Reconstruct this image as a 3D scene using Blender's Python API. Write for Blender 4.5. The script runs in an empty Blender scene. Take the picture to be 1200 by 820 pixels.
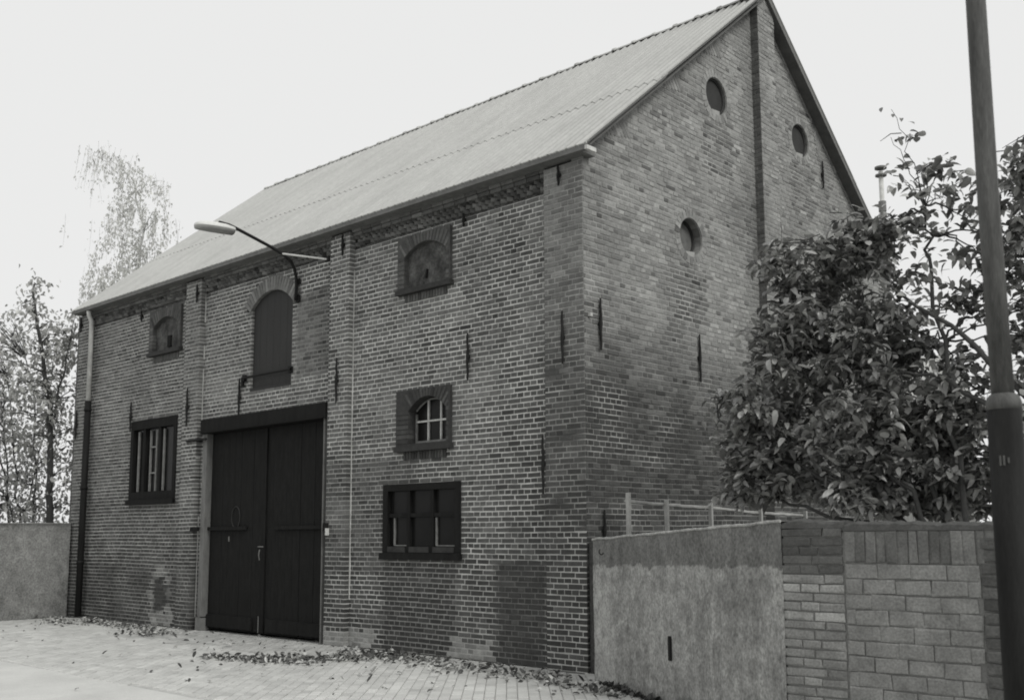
import bpy, math, random
from mathutils import Vector, Matrix, noise

random.seed(7)
R = math.radians
scene = bpy.context.scene
COL = scene.collection

# ------------------------------------------------------------------ camera
YAW, PITCH, ROLL = R(-41.62685805), R(7.23365669), R(-0.41900866)
CAM = Vector((7.338, -8.918, 1.537))
FPX, CX, CY = 1208.233, 639.04, 469.42          # for a frame of 1200 x 820
fw = Vector((math.cos(PITCH) * math.sin(YAW), math.cos(PITCH) * math.cos(YAW), math.sin(PITCH)))
r0 = Vector((math.cos(YAW), -math.sin(YAW), 0))
u0 = r0.cross(fw)
rt = math.cos(ROLL) * r0 + math.sin(ROLL) * u0
up = -math.sin(ROLL) * r0 + math.cos(ROLL) * u0
cam_d = bpy.data.cameras.new("camera")
cam = bpy.data.objects.new("camera", cam_d)
COL.objects.link(cam)
M = Matrix((rt, up, -fw)).transposed().to_4x4()
M.translation = CAM
cam.matrix_world = M
cam_d.sensor_width = 36
cam_d.lens = 36 * FPX / 1200
cam_d.shift_x = -(CX - 600) / 1200
cam_d.shift_y = (CY - 410) / 1200
cam_d.clip_end = 2000
cam_d.dof.use_dof = True
cam_d.dof.focus_distance = 12.5
cam_d.dof.aperture_fstop = 3.2
scene.cycles.filter_width = 1.9
scene.camera = cam


def g(v):
    return (v, v * 1.004, v * 0.968, 1)


# ------------------------------------------------------------------ world, sun, exposure
SUN_EL, SUN_AZ = R(42), R(97)                   # azimuth clockwise from +Y: the gable side
W = bpy.data.worlds.new("World")
scene.world = W
W.use_nodes = True
nt = W.node_tree
nt.nodes.clear()
wo = nt.nodes.new("ShaderNodeOutputWorld")
bg = nt.nodes.new("ShaderNodeBackground")
sky = nt.nodes.new("ShaderNodeTexSky")
sky.sky_type = 'NISHITA'
sky.sun_disc = False
sky.sun_elevation = SUN_EL
sky.sun_rotation = SUN_AZ
sky.dust_density = 4
bw = nt.nodes.new("ShaderNodeRGBToBW")
mx = nt.nodes.new("ShaderNodeMix")
mx.data_type = 'RGBA'
mx.inputs[0].default_value = 0.96              # an even overcast layer over the clear sky
mx.inputs[7].default_value = (7.15, 7.17, 7.13, 1)
nt.links.new(sky.outputs[0], bw.inputs[0])
nt.links.new(bw.outputs[0], mx.inputs[6])
nt.links.new(mx.outputs[2], bg.inputs[0])
bg.inputs[1].default_value = 0.1
nt.links.new(bg.outputs[0], wo.inputs[0])

sd = bpy.data.lights.new("sun", 'SUN')
sd.energy = 1.5
sd.angle = R(22)
sd.color = (1.0, 0.995, 0.965)
so = bpy.data.objects.new("sun", sd)
COL.objects.link(so)
sdir = Vector((math.cos(SUN_EL) * math.sin(SUN_AZ), math.cos(SUN_EL) * math.cos(SUN_AZ), math.sin(SUN_EL)))
so.rotation_euler = sdir.to_track_quat('Z', 'Y').to_euler()
so.location = (20, 0, 30)

scene.view_settings.view_transform = 'Standard'
scene.view_settings.look = 'None'
scene.view_settings.exposure = 0.25
scene.view_settings.gamma = 1


# ------------------------------------------------------------------ helpers
def proj(p):
    d = Vector(p) - CAM
    z = d.dot(fw)
    return CX + FPX * d.dot(rt) / z, CY - FPX * d.dot(up) / z, z


def nz(x, y, z=0.0):
    return noise.noise(Vector((x, y, z)))


MATS = {}


def mat(name, base=0.2, rough=0.8, amt=0.25, scale=6.0, fine=0.15, fscale=60.0, bump=0.0, bscale=80.0, attr=False,
        spec=0.3, stretch=(1, 1, 1), metal=0.0, transl=0.0):
    """grey procedural material: base (or the per-piece tone attribute) times two octaves of noise"""
    if name in MATS:
        return MATS[name]
    m = bpy.data.materials.new(name)
    m.use_nodes = True
    t = m.node_tree
    b = t.nodes["Principled BSDF"]
    out = t.nodes["Material Output"]
    geo = t.nodes.new("ShaderNodeNewGeometry")
    mp = t.nodes.new("ShaderNodeMapping")
    mp.inputs["Scale"].default_value = stretch
    t.links.new(geo.outputs["Position"], mp.inputs[0])

    def nnode(sc, det, rg):
        n = t.nodes.new("ShaderNodeTexNoise")
        n.inputs["Scale"].default_value = sc
        n.inputs["Detail"].default_value = det
        n.inputs["Roughness"].default_value = rg
        t.links.new(mp.outputs[0], n.inputs["Vector"])
        return n

    def ramp(n, a):
        r_ = t.nodes.new("ShaderNodeMapRange")
        r_.inputs[1].default_value = 0.25
        r_.inputs[2].default_value = 0.75
        r_.inputs[3].default_value = 1 - a
        r_.inputs[4].default_value = 1 + a
        t.links.new(n.outputs[0], r_.inputs[0])
        return r_

    n1 = ramp(nnode(scale, 5, 0.6), amt)
    n2 = ramp(nnode(fscale, 3, 0.6), fine)
    mu = t.nodes.new("ShaderNodeMath")
    mu.operation = 'MULTIPLY'
    t.links.new(n1.outputs[0], mu.inputs[0])
    t.links.new(n2.outputs[0], mu.inputs[1])
    mu2 = t.nodes.new("ShaderNodeMath")
    mu2.operation = 'MULTIPLY'
    t.links.new(mu.outputs[0], mu2.inputs[0])
    if attr:
        at = t.nodes.new("ShaderNodeAttribute")
        at.attribute_name = "tone"
        t.links.new(at.outputs["Fac"], mu2.inputs[1])
    else:
        mu2.inputs[1].default_value = base
    cm = t.nodes.new("ShaderNodeCombineColor")
    for i, k in enumerate((1, 1.004, 0.968)):
        q = t.nodes.new("ShaderNodeMath")
        q.operation = 'MULTIPLY'
        q.inputs[1].default_value = k
        t.links.new(mu2.outputs[0], q.inputs[0])
        t.links.new(q.outputs[0], cm.inputs[i])
    t.links.new(cm.outputs[0], b.inputs["Base Color"])
    b.inputs["Roughness"].default_value = rough
    b.inputs["Specular IOR Level"].default_value = spec
    b.inputs["Metallic"].default_value = metal
    if bump:
        bn = nnode(bscale, 4, 0.6)
        bp = t.nodes.new("ShaderNodeBump")
        bp.inputs["Strength"].default_value = bump
        bp.inputs["Distance"].default_value = 0.01
        t.links.new(bn.outputs[0], bp.inputs["Height"])
        t.links.new(bp.outputs[0], b.inputs["Normal"])
    if transl:
        tr = t.nodes.new("ShaderNodeBsdfTranslucent")
        ms = t.nodes.new("ShaderNodeMixShader")
        ms.inputs[0].default_value = transl
        t.links.new(cm.outputs[0], tr.inputs[0])
        t.links.new(b.outputs[0], ms.inputs[1])
        t.links.new(tr.outputs[0], ms.inputs[2])
        t.links.new(ms.outputs[0], out.inputs[0])
    MATS[name] = m
    return m


class MB:
    def __init__(s):
        s.v, s.f, s.t = [], [], []

    def add(s, vs, fs, tone=0.2):
        o = len(s.v)
        s.v.extend(vs)
        s.f.extend([tuple(i + o for i in f) for f in fs])
        if isinstance(tone, (list, tuple)):
            s.t.extend(tone)
        else:
            s.t.extend([tone] * len(vs))

    def box(s, x0, x1, y0, y1, z0, z1, tone=0.2):
        s.add([(x0, y0, z0), (x1, y0, z0), (x1, y1, z0), (x0, y1, z0), (x0, y0, z1), (x1, y0, z1), (x1, y1, z1), (x0, y1, z1)],
              [(0, 3, 2, 1), (4, 5, 6, 7), (0, 1, 5, 4), (1, 2, 6, 5), (2, 3, 7, 6), (3, 0, 4, 7)], tone)

    def obox(s, c, ax, ay, az, tone=0.2):
        """box from centre and three half-axis vectors"""
        c, ax, ay, az = Vector(c), Vector(ax), Vector(ay), Vector(az)
        vs = [tuple(c + i * ax + j * ay + k * az) for k in (-1, 1) for i, j in ((-1, -1), (1, -1), (1, 1), (-1, 1))]
        s.add(vs, [(0, 3, 2, 1), (4, 5, 6, 7), (0, 1, 5, 4), (1, 2, 6, 5), (2, 3, 7, 6), (3, 0, 4, 7)], tone)

    def tube(s, pts, rads, n=8, tone=0.2, caps=True):
        pts = [Vector(p) for p in pts]
        rings = []
        prev = None
        for i, p in enumerate(pts):
            a = pts[max(i - 1, 0)]
            b = pts[min(i + 1, len(pts) - 1)]
            d = (b - a).normalized()
            ref = prev if prev else (Vector((0, 0, 1)) if abs(d.z) < 0.9 else Vector((1, 0, 0)))
            x = (ref - d * ref.dot(d)).normalized()
            prev = x
            y = d.cross(x)
            rr = rads[i] if isinstance(rads, (list, tuple)) else rads
            rings.append([tuple(p + rr * (math.cos(2 * math.pi * k / n) * x + math.sin(2 * math.pi * k / n) * y)) for k in range(n)])
        vs = [v for rg in rings for v in rg]
        fs = []
        for i in range(len(pts) - 1):
            for k in range(n):
                k2 = (k + 1) % n
                fs.append((i * n + k, i * n + k2, (i + 1) * n + k2, (i + 1) * n + k))
        if caps:
            fs.append(tuple(reversed(range(n))))
            fs.append(tuple((len(pts) - 1) * n + k for k in range(n)))
        s.add(vs, fs, tone)

    def mesh(s, name, m, smooth=False):
        me = bpy.data.meshes.new(name)
        me.from_pydata([tuple(v) for v in s.v], [], s.f)
        a = me.attributes.new("tone", 'FLOAT', 'POINT')
        a.data.foreach_set("value", s.t)
        me.materials.append(m)
        if smooth:
            me.polygons.foreach_set("use_smooth", [True] * len(me.polygons))
        me.update()
        return me

    def build(s, name, m, parent=None, smooth=False, **props):
        o = bpy.data.objects.new(name, s.mesh(name, m, smooth))
        COL.objects.link(o)
        if parent:
            o.parent = parent
        for k, v in props.items():
            o[k] = v
        return o


def inst(name, me, parent, loc, rot=(0, 0, 0), scale=(1, 1, 1)):
    o = bpy.data.objects.new(name, me)
    COL.objects.link(o)
    o.parent = parent
    o.location = loc
    o.rotation_euler = rot
    o.scale = scale
    return o


def thing(name, label, cat, group=None):
    o = bpy.data.objects.new(name, None)
    COL.objects.link(o)
    o["label"] = label
    o["category"] = cat
    if group:
        o["group"] = group
    return o


# ------------------------------------------------------------------ materials
M_BRICK = mat("brick", attr=True, rough=0.85, amt=0.22, scale=14, fine=0.25, fscale=90, bump=0.35, bscale=120)
M_MORTAR = mat("mortar", attr=True, rough=0.95, amt=0.18, scale=9, fine=0.22, fscale=120, bump=0.4, bscale=150)
M_TAR = mat("tarred_wood", spec=0.12, base=0.013, rough=0.8, amt=0.35, scale=5, fine=0.25, fscale=40, stretch=(3, 3, 0.6), bump=0.3, bscale=30)
M_TARBRICK = mat("tarred_brick", attr=True, rough=0.8, amt=0.3, scale=14, fine=0.25, fscale=80, bump=0.3, bscale=100)
M_LOFT = mat("grey_door_paint", base=0.030, rough=0.7, amt=0.15, scale=5, fine=0.1, fscale=60, stretch=(2, 2, 0.5))
M_IRON = mat("wrought_iron", spec=0.15, base=0.018, rough=0.75, amt=0.3, scale=20, fine=0.2)
M_PALE = mat("weathered_white_paint", base=0.5, rough=0.7, amt=0.25, scale=8, fine=0.2)
M_GREYPAINT = mat("dull_grey_paint", base=0.15, rough=0.7, amt=0.3, scale=6, fine=0.2, stretch=(2, 2, 0.5))
M_BEAD = mat("worn_glazing_bead", base=0.19, rough=0.6, amt=0.4, scale=14, fine=0.25)
M_GLASS = mat("dark_window_glass", base=0.012, rough=0.25, amt=0.3, scale=3, fine=0.1, spec=0.12)
M_SHEET = mat("fibre_cement_sheet", attr=True, base=0.44, rough=0.85, amt=0.10, scale=0.9, fine=0.09, fscale=14, bump=0.15, bscale=60, stretch=(2.2, 0.8, 0.8))
M_RIDGE = mat("ridge_tile_cement", base=0.45, rough=0.85, amt=0.3, scale=5, fine=0.25)
M_RENDER = mat("cement_render", attr=True, rough=0.92, amt=0.26, scale=7, fine=0.5, fscale=42, bump=0.6, bscale=60, stretch=(1, 1, 0.8))
M_CONC = mat("concrete_block", attr=True, rough=0.9, amt=0.32, scale=6, fine=0.34, fscale=60, bump=0.4, bscale=90)
M_PAVER = mat("concrete_paver", attr=True, rough=0.85, amt=0.12, scale=2.2, fine=0.14, fscale=70, bump=0.25, bscale=90)
M_JOINT = mat("paver_joint_sand", base=0.43, rough=0.95, amt=0.2, scale=8, fine=0.25)
M_ROAD = mat("road_surface", base=0.54, rough=0.9, amt=0.16, scale=1.1, fine=0.14, fscale=90, bump=0.25, bscale=120)
M_EARTH = mat("garden_earth", base=0.11, rough=0.95, amt=0.4, scale=2, fine=0.3)
M_BARK = mat("bark", base=0.05, rough=0.9, amt=0.35, scale=12, fine=0.3, stretch=(2, 2, 0.5), bump=0.4)
M_LEAF = mat("broad_leaf", attr=True, rough=0.34, amt=0.2, scale=8, fine=0.15, spec=0.8, transl=0.22)
M_BIRCHLEAF = mat("birch_leaf", attr=True, rough=0.6, amt=0.15, scale=5, fine=0.1, spec=0.3, transl=0.5)
M_SMALLLEAF = mat("small_leaf", attr=True, rough=0.6, amt=0.2, scale=5, fine=0.1, spec=0.3, transl=0.4)
M_DRYLEAF = mat("dry_leaf", attr=True, rough=0.75, amt=0.3, scale=15, fine=0.2, transl=0.1)
M_STEEL = mat("grey_post_paint", base=0.085, rough=0.65, amt=0.5, scale=5, fine=0.35, stretch=(4, 4, 0.4), spec=0.2)
M_SLEEVE = mat("dark_post_paint", base=0.014, rough=0.7, amt=0.4, scale=6, fine=0.3, spec=0.15, stretch=(3, 3, 0.4))
M_LAMPBODY = mat("lamp_housing", base=0.62, rough=0.5, amt=0.12, scale=6, fine=0.08)
M_LENS = mat("lamp_cover", base=0.33, rough=0.35, amt=0.1, scale=9, fine=0.05)

# ------------------------------------------------------------------ ground, road, pavement
b = MB()
b.add([(-300, -300, -0.06), (300, -300, -0.06), (300, 300, -0.06), (-300, 300, -0.06)], [(0, 1, 2, 3)])
b.build("ground", M_EARTH, kind="structure")
b = MB()
b.add([(-60, -11, -0.006), (60, -11, -0.006), (60, -3.62, -0.006), (-60, -3.62, -0.006)], [(0, 1, 2, 3)])
b.build("road", M_ROAD, kind="structure")
b = MB()
b.add([(-12.78, -3.6, -0.012), (5.6, -3.6, -0.012), (5.6, 0.3, -0.012), (-12.78, 0.3, -0.012)], [(0, 1, 2, 3)])
pavement = b.build("pavement", M_JOINT, kind="structure")

# pavers laid in courses that run at forty-five degrees to the street
PD = Vector((-0.69, 0.724, 0)).normalized()
PN = Vector((PD.y, -PD.x, 0))
pav = []
PL, PW = 0.212, 0.106
for i in range(-140, 140):
    for j in range(-90, 90):
        c = PN * ((i + 0.5) * PW) + PD * ((j + (0.5 if i % 2 else 0)) * PL) + Vector((-3.6, -1.8, 0))
        if not (-12.74 < c.x < 5.5 and -3.57 < c.y < 0.06):
            continue
        if c.y > -0.05 and not (-8.2 < c.x < -4.9):
            continue
        # nothing lies under the wall and pole footings
        if c.x > 0.45 and (c.x - 0.40) * 0.485 + (c.y + 0.37) * 0.874 > -0.02:
            continue
        px, py, z = proj(c)
        if z < 2:
            continue
        c = c + PD * random.gauss(0, 0.004)
        pav.append((z, c, 0 < px < 1200 and py < 826))
pav.sort(key=lambda q: (not q[2], q[0]))
pv_mesh = []


def paver_box(mb, c, tone, dz=0.0, tilt=0.0):
    a, w_, h = PD * (PL * 0.5 - 0.003), PN * (PW * 0.5 - 0.003), 0.03
    ch = 0.004
    lo = [c + s * a + t * w_ + Vector((0, 0, -h + dz)) for s, t in ((-1, -1), (-1, 1), (1, 1), (1, -1))]
    mid = [c + s * a + t * w_ + Vector((0, 0, -ch + dz + tilt * s)) for s, t in ((-1, -1), (-1, 1), (1, 1), (1, -1))]
    a2, w2 = PD * (PL * 0.5 - 0.003 - ch), PN * (PW * 0.5 - 0.003 - ch)
    hi = [c + s * a2 + t * w2 + Vector((0, 0, dz + tilt * s)) for s, t in ((-1, -1), (-1, 1), (1, 1), (1, -1))]
    fs = [(8, 9, 10, 11)]
    for k in range(4):
        k2 = (k + 1) % 4
        fs += [(k, k2, 4 + k2, 4 + k), (4 + k, 4 + k2, 8 + k2, 8 + k)]
    # winding so that the top faces up
    n = (hi[1] - hi[0]).cross(hi[2] - hi[0])
    if n.z < 0:
        fs = [tuple(reversed(f)) for f in fs]
    mb.add([tuple(v) for v in lo + mid + hi], fs, tone)


PT = [0.42, 0.46, 0.49, 0.52, 0.55, 0.58]
for tn in PT:
    q = MB()
    paver_box(q, Vector((0, 0, 0)), tn)
    pv_mesh.append(q.mesh("paver", M_PAVER))


def ptone(c):
    t = 0.485 + 0.05 * nz(c.x * 0.7, c.y * 0.7) + 0.05 * nz(c.x * 3, c.y * 3, 4) + random.gauss(0, 0.028)
    # darker strip in front of the barn doors and along the foot of the wall
    if -8.4 < c.x < -3.4 and c.y > -1.15 + 0.25 * nz(c.x * 1.3, 5):
        t -= 0.10
    elif c.y > -0.35 + 0.2 * nz(c.x * 1.7, 2):
        t -= 0.07
    return max(0.2, t)


rest = MB()
for k, (z, c, vis) in enumerate(pav):
    t = ptone(c)
    dz = random.gauss(0, 0.0012)
    if k < 300 and vis:
        i = min(range(len(PT)), key=lambda i: abs(PT[i] - t))
        inst("paver", pv_mesh[i], pavement, (c.x, c.y, dz), (random.gauss(0, 0.006), random.gauss(0, 0.006), random.gauss(0, 0.006)))
    else:
        paver_box(rest, c, t, dz, random.gauss(0, 0.0012))
rest.build("pavers", M_PAVER, pavement, kind="stuff")

# ------------------------------------------------------------------ the warehouse
wh = thing("brick_warehouse", "large old brick warehouse with grey corrugated roof and dark double doors", "warehouse")
CRS, STR = 0.0641, 0.213
HEAVE = 5.9
DEPTH, RIDGE = 8.38, 9.41
GEAVE = 5.96
cand = []                                     # (projected size, brick record)
mort = MB()


def clip(iv, a, b):
    out = []
    for lo, hi in iv:
        if b <= lo or a >= hi:
            out.append((lo, hi))
            continue
        if a > lo:
            out.append((lo, a))
        if b < hi:
            out.append((b, hi))
    return out


def lay(O, U, N, base, z0, z1, holes, tone, mtone, proud=0.0045, back=0.02, shift=0.0, reveal=0.16, only=None):
    """one brick face in English cross bond: O origin, U along the wall, N outward; holes(z) gives blocked intervals"""
    O, U, N = Vector(O), Vector(U), Vector(N)
    n0 = int(round(z0 / CRS))
    n1 = int(round(z1 / CRS))
    for k in range(n0, n1):
        za, zb = k * CRS, (k + 1) * CRS
        zm = (za + zb) / 2
        iv = base(zm)
        if not iv:
            continue
        iv = [iv]
        for a_, b_ in holes(zm):
            iv = clip(iv, a_, b_)
        for lo, hi in iv:
            if hi - lo < 0.02:
                continue
            # mortar bed strip with its own tone
            ns = max(1, int((hi - lo) / 0.16))
            vs, ts, fs = [], [], []
            for i in range(ns + 1):
                u = lo + (hi - lo) * i / ns
                for z in (za, zb):
                    p = O + U * u + Vector((0, 0, z))
                    vs.append(tuple(p))
                    ts.append(mtone(u, z))
            for i in range(ns):
                fs.append((2 * i, 2 * i + 2, 2 * i + 3, 2 * i + 1))
            # returns at both ends
            for u, flip in ((lo, 0), (hi, 1)):
                o_ = len(vs)
                for dn in (0, -reveal):
                    for z in (za, zb):
                        vs.append(tuple(O + U * u + N * dn + Vector((0, 0, z))))
                        ts.append(mtone(u, z) * 0.9)
                fs.append((o_, o_ + 1, o_ + 3, o_ + 2) if flip else (o_, o_ + 2, o_ + 3, o_ + 1))
            mort.add(vs, fs, ts)
            pitch = STR if k % 2 == 0 else STR / 2
            off = (0 if (k // 2) % 2 == 0 else STR / 2) if k % 2 == 0 else STR / 4
            off += shift
            i0 = int(math.floor((lo - off) / pitch)) - 1
            i1 = int(math.ceil((hi - off) / pitch)) + 1
            for i in range(i0, i1):
                a_, b_ = off + i * pitch + 0.0065, off + (i + 1) * pitch - 0.0065
                edge_lo, edge_hi = a_ < lo + 0.012, b_ > hi - 0.012
                whole = a_ > lo + 0.001 and b_ < hi - 0.001
                a_, b_ = max(a_, lo - 0.003), min(b_, hi + 0.003)
                if b_ - a_ < 0.028:
                    continue
                if hi - b_ < 0.044:
                    b_, edge_hi, whole = hi + 0.003, True, False
                if a_ - lo < 0.044:
                    a_, edge_lo, whole = lo - 0.003, True, False
                wv = 0.013 * nz(a_ * 0.45 + N.x * 7, zm * 0.4, 71) + 0.004 * nz(a_ * 2.5, zm * 2, 72)
                cand.append((O, U, N, a_, b_, za + 0.008 + wv, zb - 0.008 + wv, max(0.002, proud + random.gauss(0, 0.0018)),
                             reveal if (edge_lo or edge_hi) else back, tone((a_ + b_) / 2, zm), whole, k % 2))


def rects(*rs):
    return lambda z: [(a_, b_) for a_, b_, c_, d_ in rs if c_ < z < d_]


def inpatch(u, z, a_, b_, c_, d_, j=0.06):
    e = j * nz(u * 6, z * 6, 3)
    return a_ + e < u < b_ + e and c_ + e < z < d_ + e


# tones of the street front
def low_dark(u, z):
    lift = 1.5 * min(1, max(0, (u + 1.6) / 1.0))            # darker toward the ground, and higher up on the corner pier
    return min(1, max(0, 1 - (z - lift + 0.9 * nz(u * 0.5, z * 0.4, 41) + 0.35 * nz(u * 2, z * 2, 42) - 0.9) / 2.2))


def f_tone(u, z):
    t = 0.105 + 0.03 * nz(u * 0.8, z * 0.9, 1) + 0.02 * nz(u * 3, z * 3, 8) + random.gauss(0, 0.024)
    t += (0.21 - t) * min(0.7, max(0, nz(u * 1.1, z * 1.4, 33) * 1.3 + nz(u * 5, z * 6, 35) * 0.6 - 0.1))
    if inpatch(u, z, -1.44, -0.66, -0.2, 1.2):
        t = 0.085 + random.gauss(0, 0.02)
    if inpatch(u, z, -3.62, -2.15, -0.2, 1.15):
        t = 0.085 + random.gauss(0, 0.018)
    if inpatch(u, z, -5.75, -4.9, 3.85, 5.15, 0.1):
        t = 0.12 + random.gauss(0, 0.035)
    if u > -0.66 and z > 3.5:
        t += 0.03
    if z > 3.2:
        t += 0.012
    t *= 1 - 0.48 * low_dark(u, z)
    t *= 1 - 0.35 * max(0, nz(u * 2.2, z * 0.14, 61) * 1.6 - 0.25)
    q = math.hypot((u + 9.55) / 0.30, (z - 0.5) / 0.45)
    if q < 0.75:
        t = 0.05 + random.gauss(0, 0.01)
    elif q < 1.2 and nz(u * 4, z * 4, 12) > -0.25:
        t = 0.16 + 0.08 * nz(u * 9, z * 9, 5) + random.gauss(0, 0.03)
    if z < 0.22 + 0.12 * nz(u * 3, 2) and (-4.8 < u < -3.75 or -2.25 < u < -1.5 or -9.9 < u < -9.1):
        t = 0.23 + 0.08 * nz(u * 9, z * 9, 5) + random.gauss(0, 0.03)
    if random.random() < 0.02:
        t += 0.03
    return min(max(t, 0.04), 0.36)


def f_mort(u, z):
    m = (0.54 - 0.12 * low_dark(u, z)) + 0.14 * nz(u * 0.9, z * 1.1, 4) + 0.16 * nz(u * 4, z * 4, 6)
    if inpatch(u, z, -1.44, -0.66, -0.2, 1.2):
        m = 0.14 + 0.08 * nz(u * 6, z * 6, 2)
    elif inpatch(u, z, -3.62, -2.15, -0.2, 1.15):
        m = 0.26 + 0.06 * nz(u * 6, z * 6, 2)
    elif inpatch(u, z, -5.75, -4.9, 3.85, 5.15, 0.1):
        m = 0.25
    elif u > -0.7 and z > 3.4:
        m = 0.30 + 0.10 * nz(u * 5, z * 5)
    elif u > -0.7 and z > 1.6:
        m = 0.24 + 0.34 * nz(u * 5, z * 4)
    elif -4.9 < u < -3.0 and 1.0 < z < 2.5:
        m = 0.3 + 0.15 * nz(u * 3, z * 3)
    elif z < 1.0 and u < -8:
        m = 0.33 + 0.22 * nz(u * 2, z * 2)
    if u < -8.3:
        m *= 0.85
    if abs(u + 9.55) < 0.38 and z < 1.05:            # walled-up vent with remains of plaster
        q = math.hypot((u + 9.55) / 0.30, (z - 0.5) / 0.45)
        m = 0.09 if q < 0.75 else (0.45 if q < 1.15 else m)
    if z < 0.22 + 0.12 * nz(u * 3, 2) and (-4.8 < u < -3.75 or -2.25 < u < -1.5 or -9.9 < u < -9.1):
        m = 0.38
    return min(max(m, 0.05), 0.65)


PANEL_Y = 0.09
PIL = [(-13.0, -12.5), (-8.85, -8.36), (-4.77, -4.32), (-0.585, 0.0)]
for i, (a_, b_) in enumerate(PIL):
    top = 5.84
    lay((0, 0, 0), (1, 0, 0), (0, -1, 0), lambda z, a_=a_, b_=b_: (a_, b_ + (0.004 if b_ == 0 else 0)), 0, top, lambda z: [], f_tone, f_mort,
        reveal=0.010 if b_ == 0.0 else 0.10, shift=a_)
# the left side of the corner pier has its own return toward the panel
SUR = [(-3.31, -2.27, 4.75, 5.53), (-3.31, -2.26, 2.62, 3.42), (-3.60, -2.09, 1.21, 2.18)]
arch_l = []


def loft_hole(z):
    if not 3.8 < z < 5.50:
        return []
    xc, hw = -6.375, 0.555
    if z < 5.08:
        return [(xc - hw, xc + hw)]
    q = 1 - (z - 5.08) / 0.42
    if q <= 0:
        return []
    w_ = (hw + 0.17) * math.sqrt(q)
    return [(xc - w_, xc + w_)]


PAN = [(-12.5, -8.85, rects((-10.78, -9.15, 2.09, 3.58), (-10.2, -9.1, 4.72, 5.53))),
       (-8.36, -4.77, lambda z: ([(-8.21, -4.84)] if z < 3.40 else []) + loft_hole(z)),
       (-4.32, -0.585, rects(*SUR))]
for a_, b_, h_ in PAN:
    lay((0, PANEL_Y, 0), (1, 0, 0), (0, -1, 0), lambda z, a_=a_, b_=b_: (a_, b_), 0, 5.60, h_, f_tone, f_mort, reveal=0.2)

# frieze under the eaves: a recessed dark band with a dog-tooth course
fz_t = lambda u, z: max(0.04, 0.13 + random.gauss(0, 0.03))
fz_m = lambda u, z: 0.10 + 0.03 * nz(u * 5, z * 5)
for a_, b_, h_ in PAN:
    lay((0, PANEL_Y + 0.035, 0), (1, 0, 0), (0, -1, 0), lambda z, a_=a_, b_=b_: (a_, b_), 5.60, 5.87, lambda z: [], fz_t, fz_m, reveal=0.05)
frz = MB()
for a_, b_, h_ in PAN:
    for zc, hh, offs in ((5.645, 0.025, 0.0), (5.70, 0.025, 0.055), (5.752, 0.022, 0.0)):
        u = a_ + 0.045 + offs
        while u < b_ - 0.05:
            s_ = 0.041
            e = random.gauss(0, 0.006)
            frz.obox((u, PANEL_Y + 0.028 + e, zc + random.gauss(0, .003)), (s_ * 0.707, -s_ * 0.707, 0), (s_ * 0.707, s_ * 0.707, 0), (0, 0, hh),
                     max(0.04, 0.13 + random.gauss(0, 0.04)))
            u += 0.112
    u = a_ + 0.01
    while u < b_ - 0.1:
        frz.box(u, min(u + 0.2, b_ - 0.01), PANEL_Y - 0.045, PANEL_Y + 0.03, 5.772, 5.818, max(0.04, 0.13 + random.gauss(0, 0.03)))
        frz.box(u, min(u + 0.2, b_ - 0.01), PANEL_Y - 0.065, PANEL_Y + 0.03, 5.826, 5.868, max(0.04, 0.15 + random.gauss(0, 0.03)))
        u += 0.213
frz.build("dog_tooth_frieze", M_BRICK, wh, kind="stuff")


# tones of the gable: paler above, darker below
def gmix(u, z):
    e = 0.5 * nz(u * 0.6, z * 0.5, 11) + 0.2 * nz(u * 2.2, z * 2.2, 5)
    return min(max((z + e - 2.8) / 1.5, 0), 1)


OCU = [(2.98, 7.55, 0.27), (5.41, 7.60, 0.27), (2.25, 5.37, 0.26), (6.13, 5.37, 0.26)]
GP = [(y0 - 0.33, y0 + 0.36, z0 - 1.15, z0 - 0.40) for y0, z0, r_ in OCU]


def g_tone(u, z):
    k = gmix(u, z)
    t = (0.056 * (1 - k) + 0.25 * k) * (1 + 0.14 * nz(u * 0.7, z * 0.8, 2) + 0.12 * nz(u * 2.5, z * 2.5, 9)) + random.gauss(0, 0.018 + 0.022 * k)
    for p in GP:
        if inpatch(u, z, *p, j=0.08):
            t -= 0.10
    # streaks of soot and runs down the wall
    t *= 1 - 0.28 * min(1, max(0, nz(u * 1.7, z * 0.13, 20) * 2.2 - 0.3))
    t *= 1 - 0.20 * min(1, max(0, nz(u * 0.9, z * 0.6, 27) * 2.0 - 0.2))
    r_ = random.random()
    if r_ < 0.03:
        t *= 0.5
    elif r_ > 0.985 and k < 0.5:
        t += 0.05
    return min(max(t, 0.035), 0.45)


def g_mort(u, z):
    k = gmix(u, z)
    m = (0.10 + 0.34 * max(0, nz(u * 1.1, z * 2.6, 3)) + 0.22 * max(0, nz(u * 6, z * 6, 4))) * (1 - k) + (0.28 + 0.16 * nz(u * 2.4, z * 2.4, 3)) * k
    if z < 1.9:
        m += 0.04
    for p in GP:
        if inpatch(u, z, *p, j=0.08):
            m += 0.06
    return min(max(m, 0.06), 0.5)


def g_base(z):
    if z < GEAVE:
        return (0.014, DEPTH)
    q = (RIDGE - z) / (RIDGE - GEAVE)
    if q < 0.02:
        return None
    return (DEPTH / 2 - q * DEPTH / 2 + 0.02, DEPTH / 2 + q * DEPTH / 2 - 0.02)


def g_holes(z):
    out = [(3.99, 4.46)]
    for y0, z0, r_ in OCU:
        q = (r_ + 0.05) ** 2 - (z - z0) ** 2
        if q > 0:
            out.append((y0 - math.sqrt(q), y0 + math.sqrt(q)))
    return out


lay((0, 0, 0), (0, 1, 0), (1, 0, 0), g_base, 0, RIDGE, g_holes, g_tone, g_mort, reveal=0.16, proud=0.005)
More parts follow.
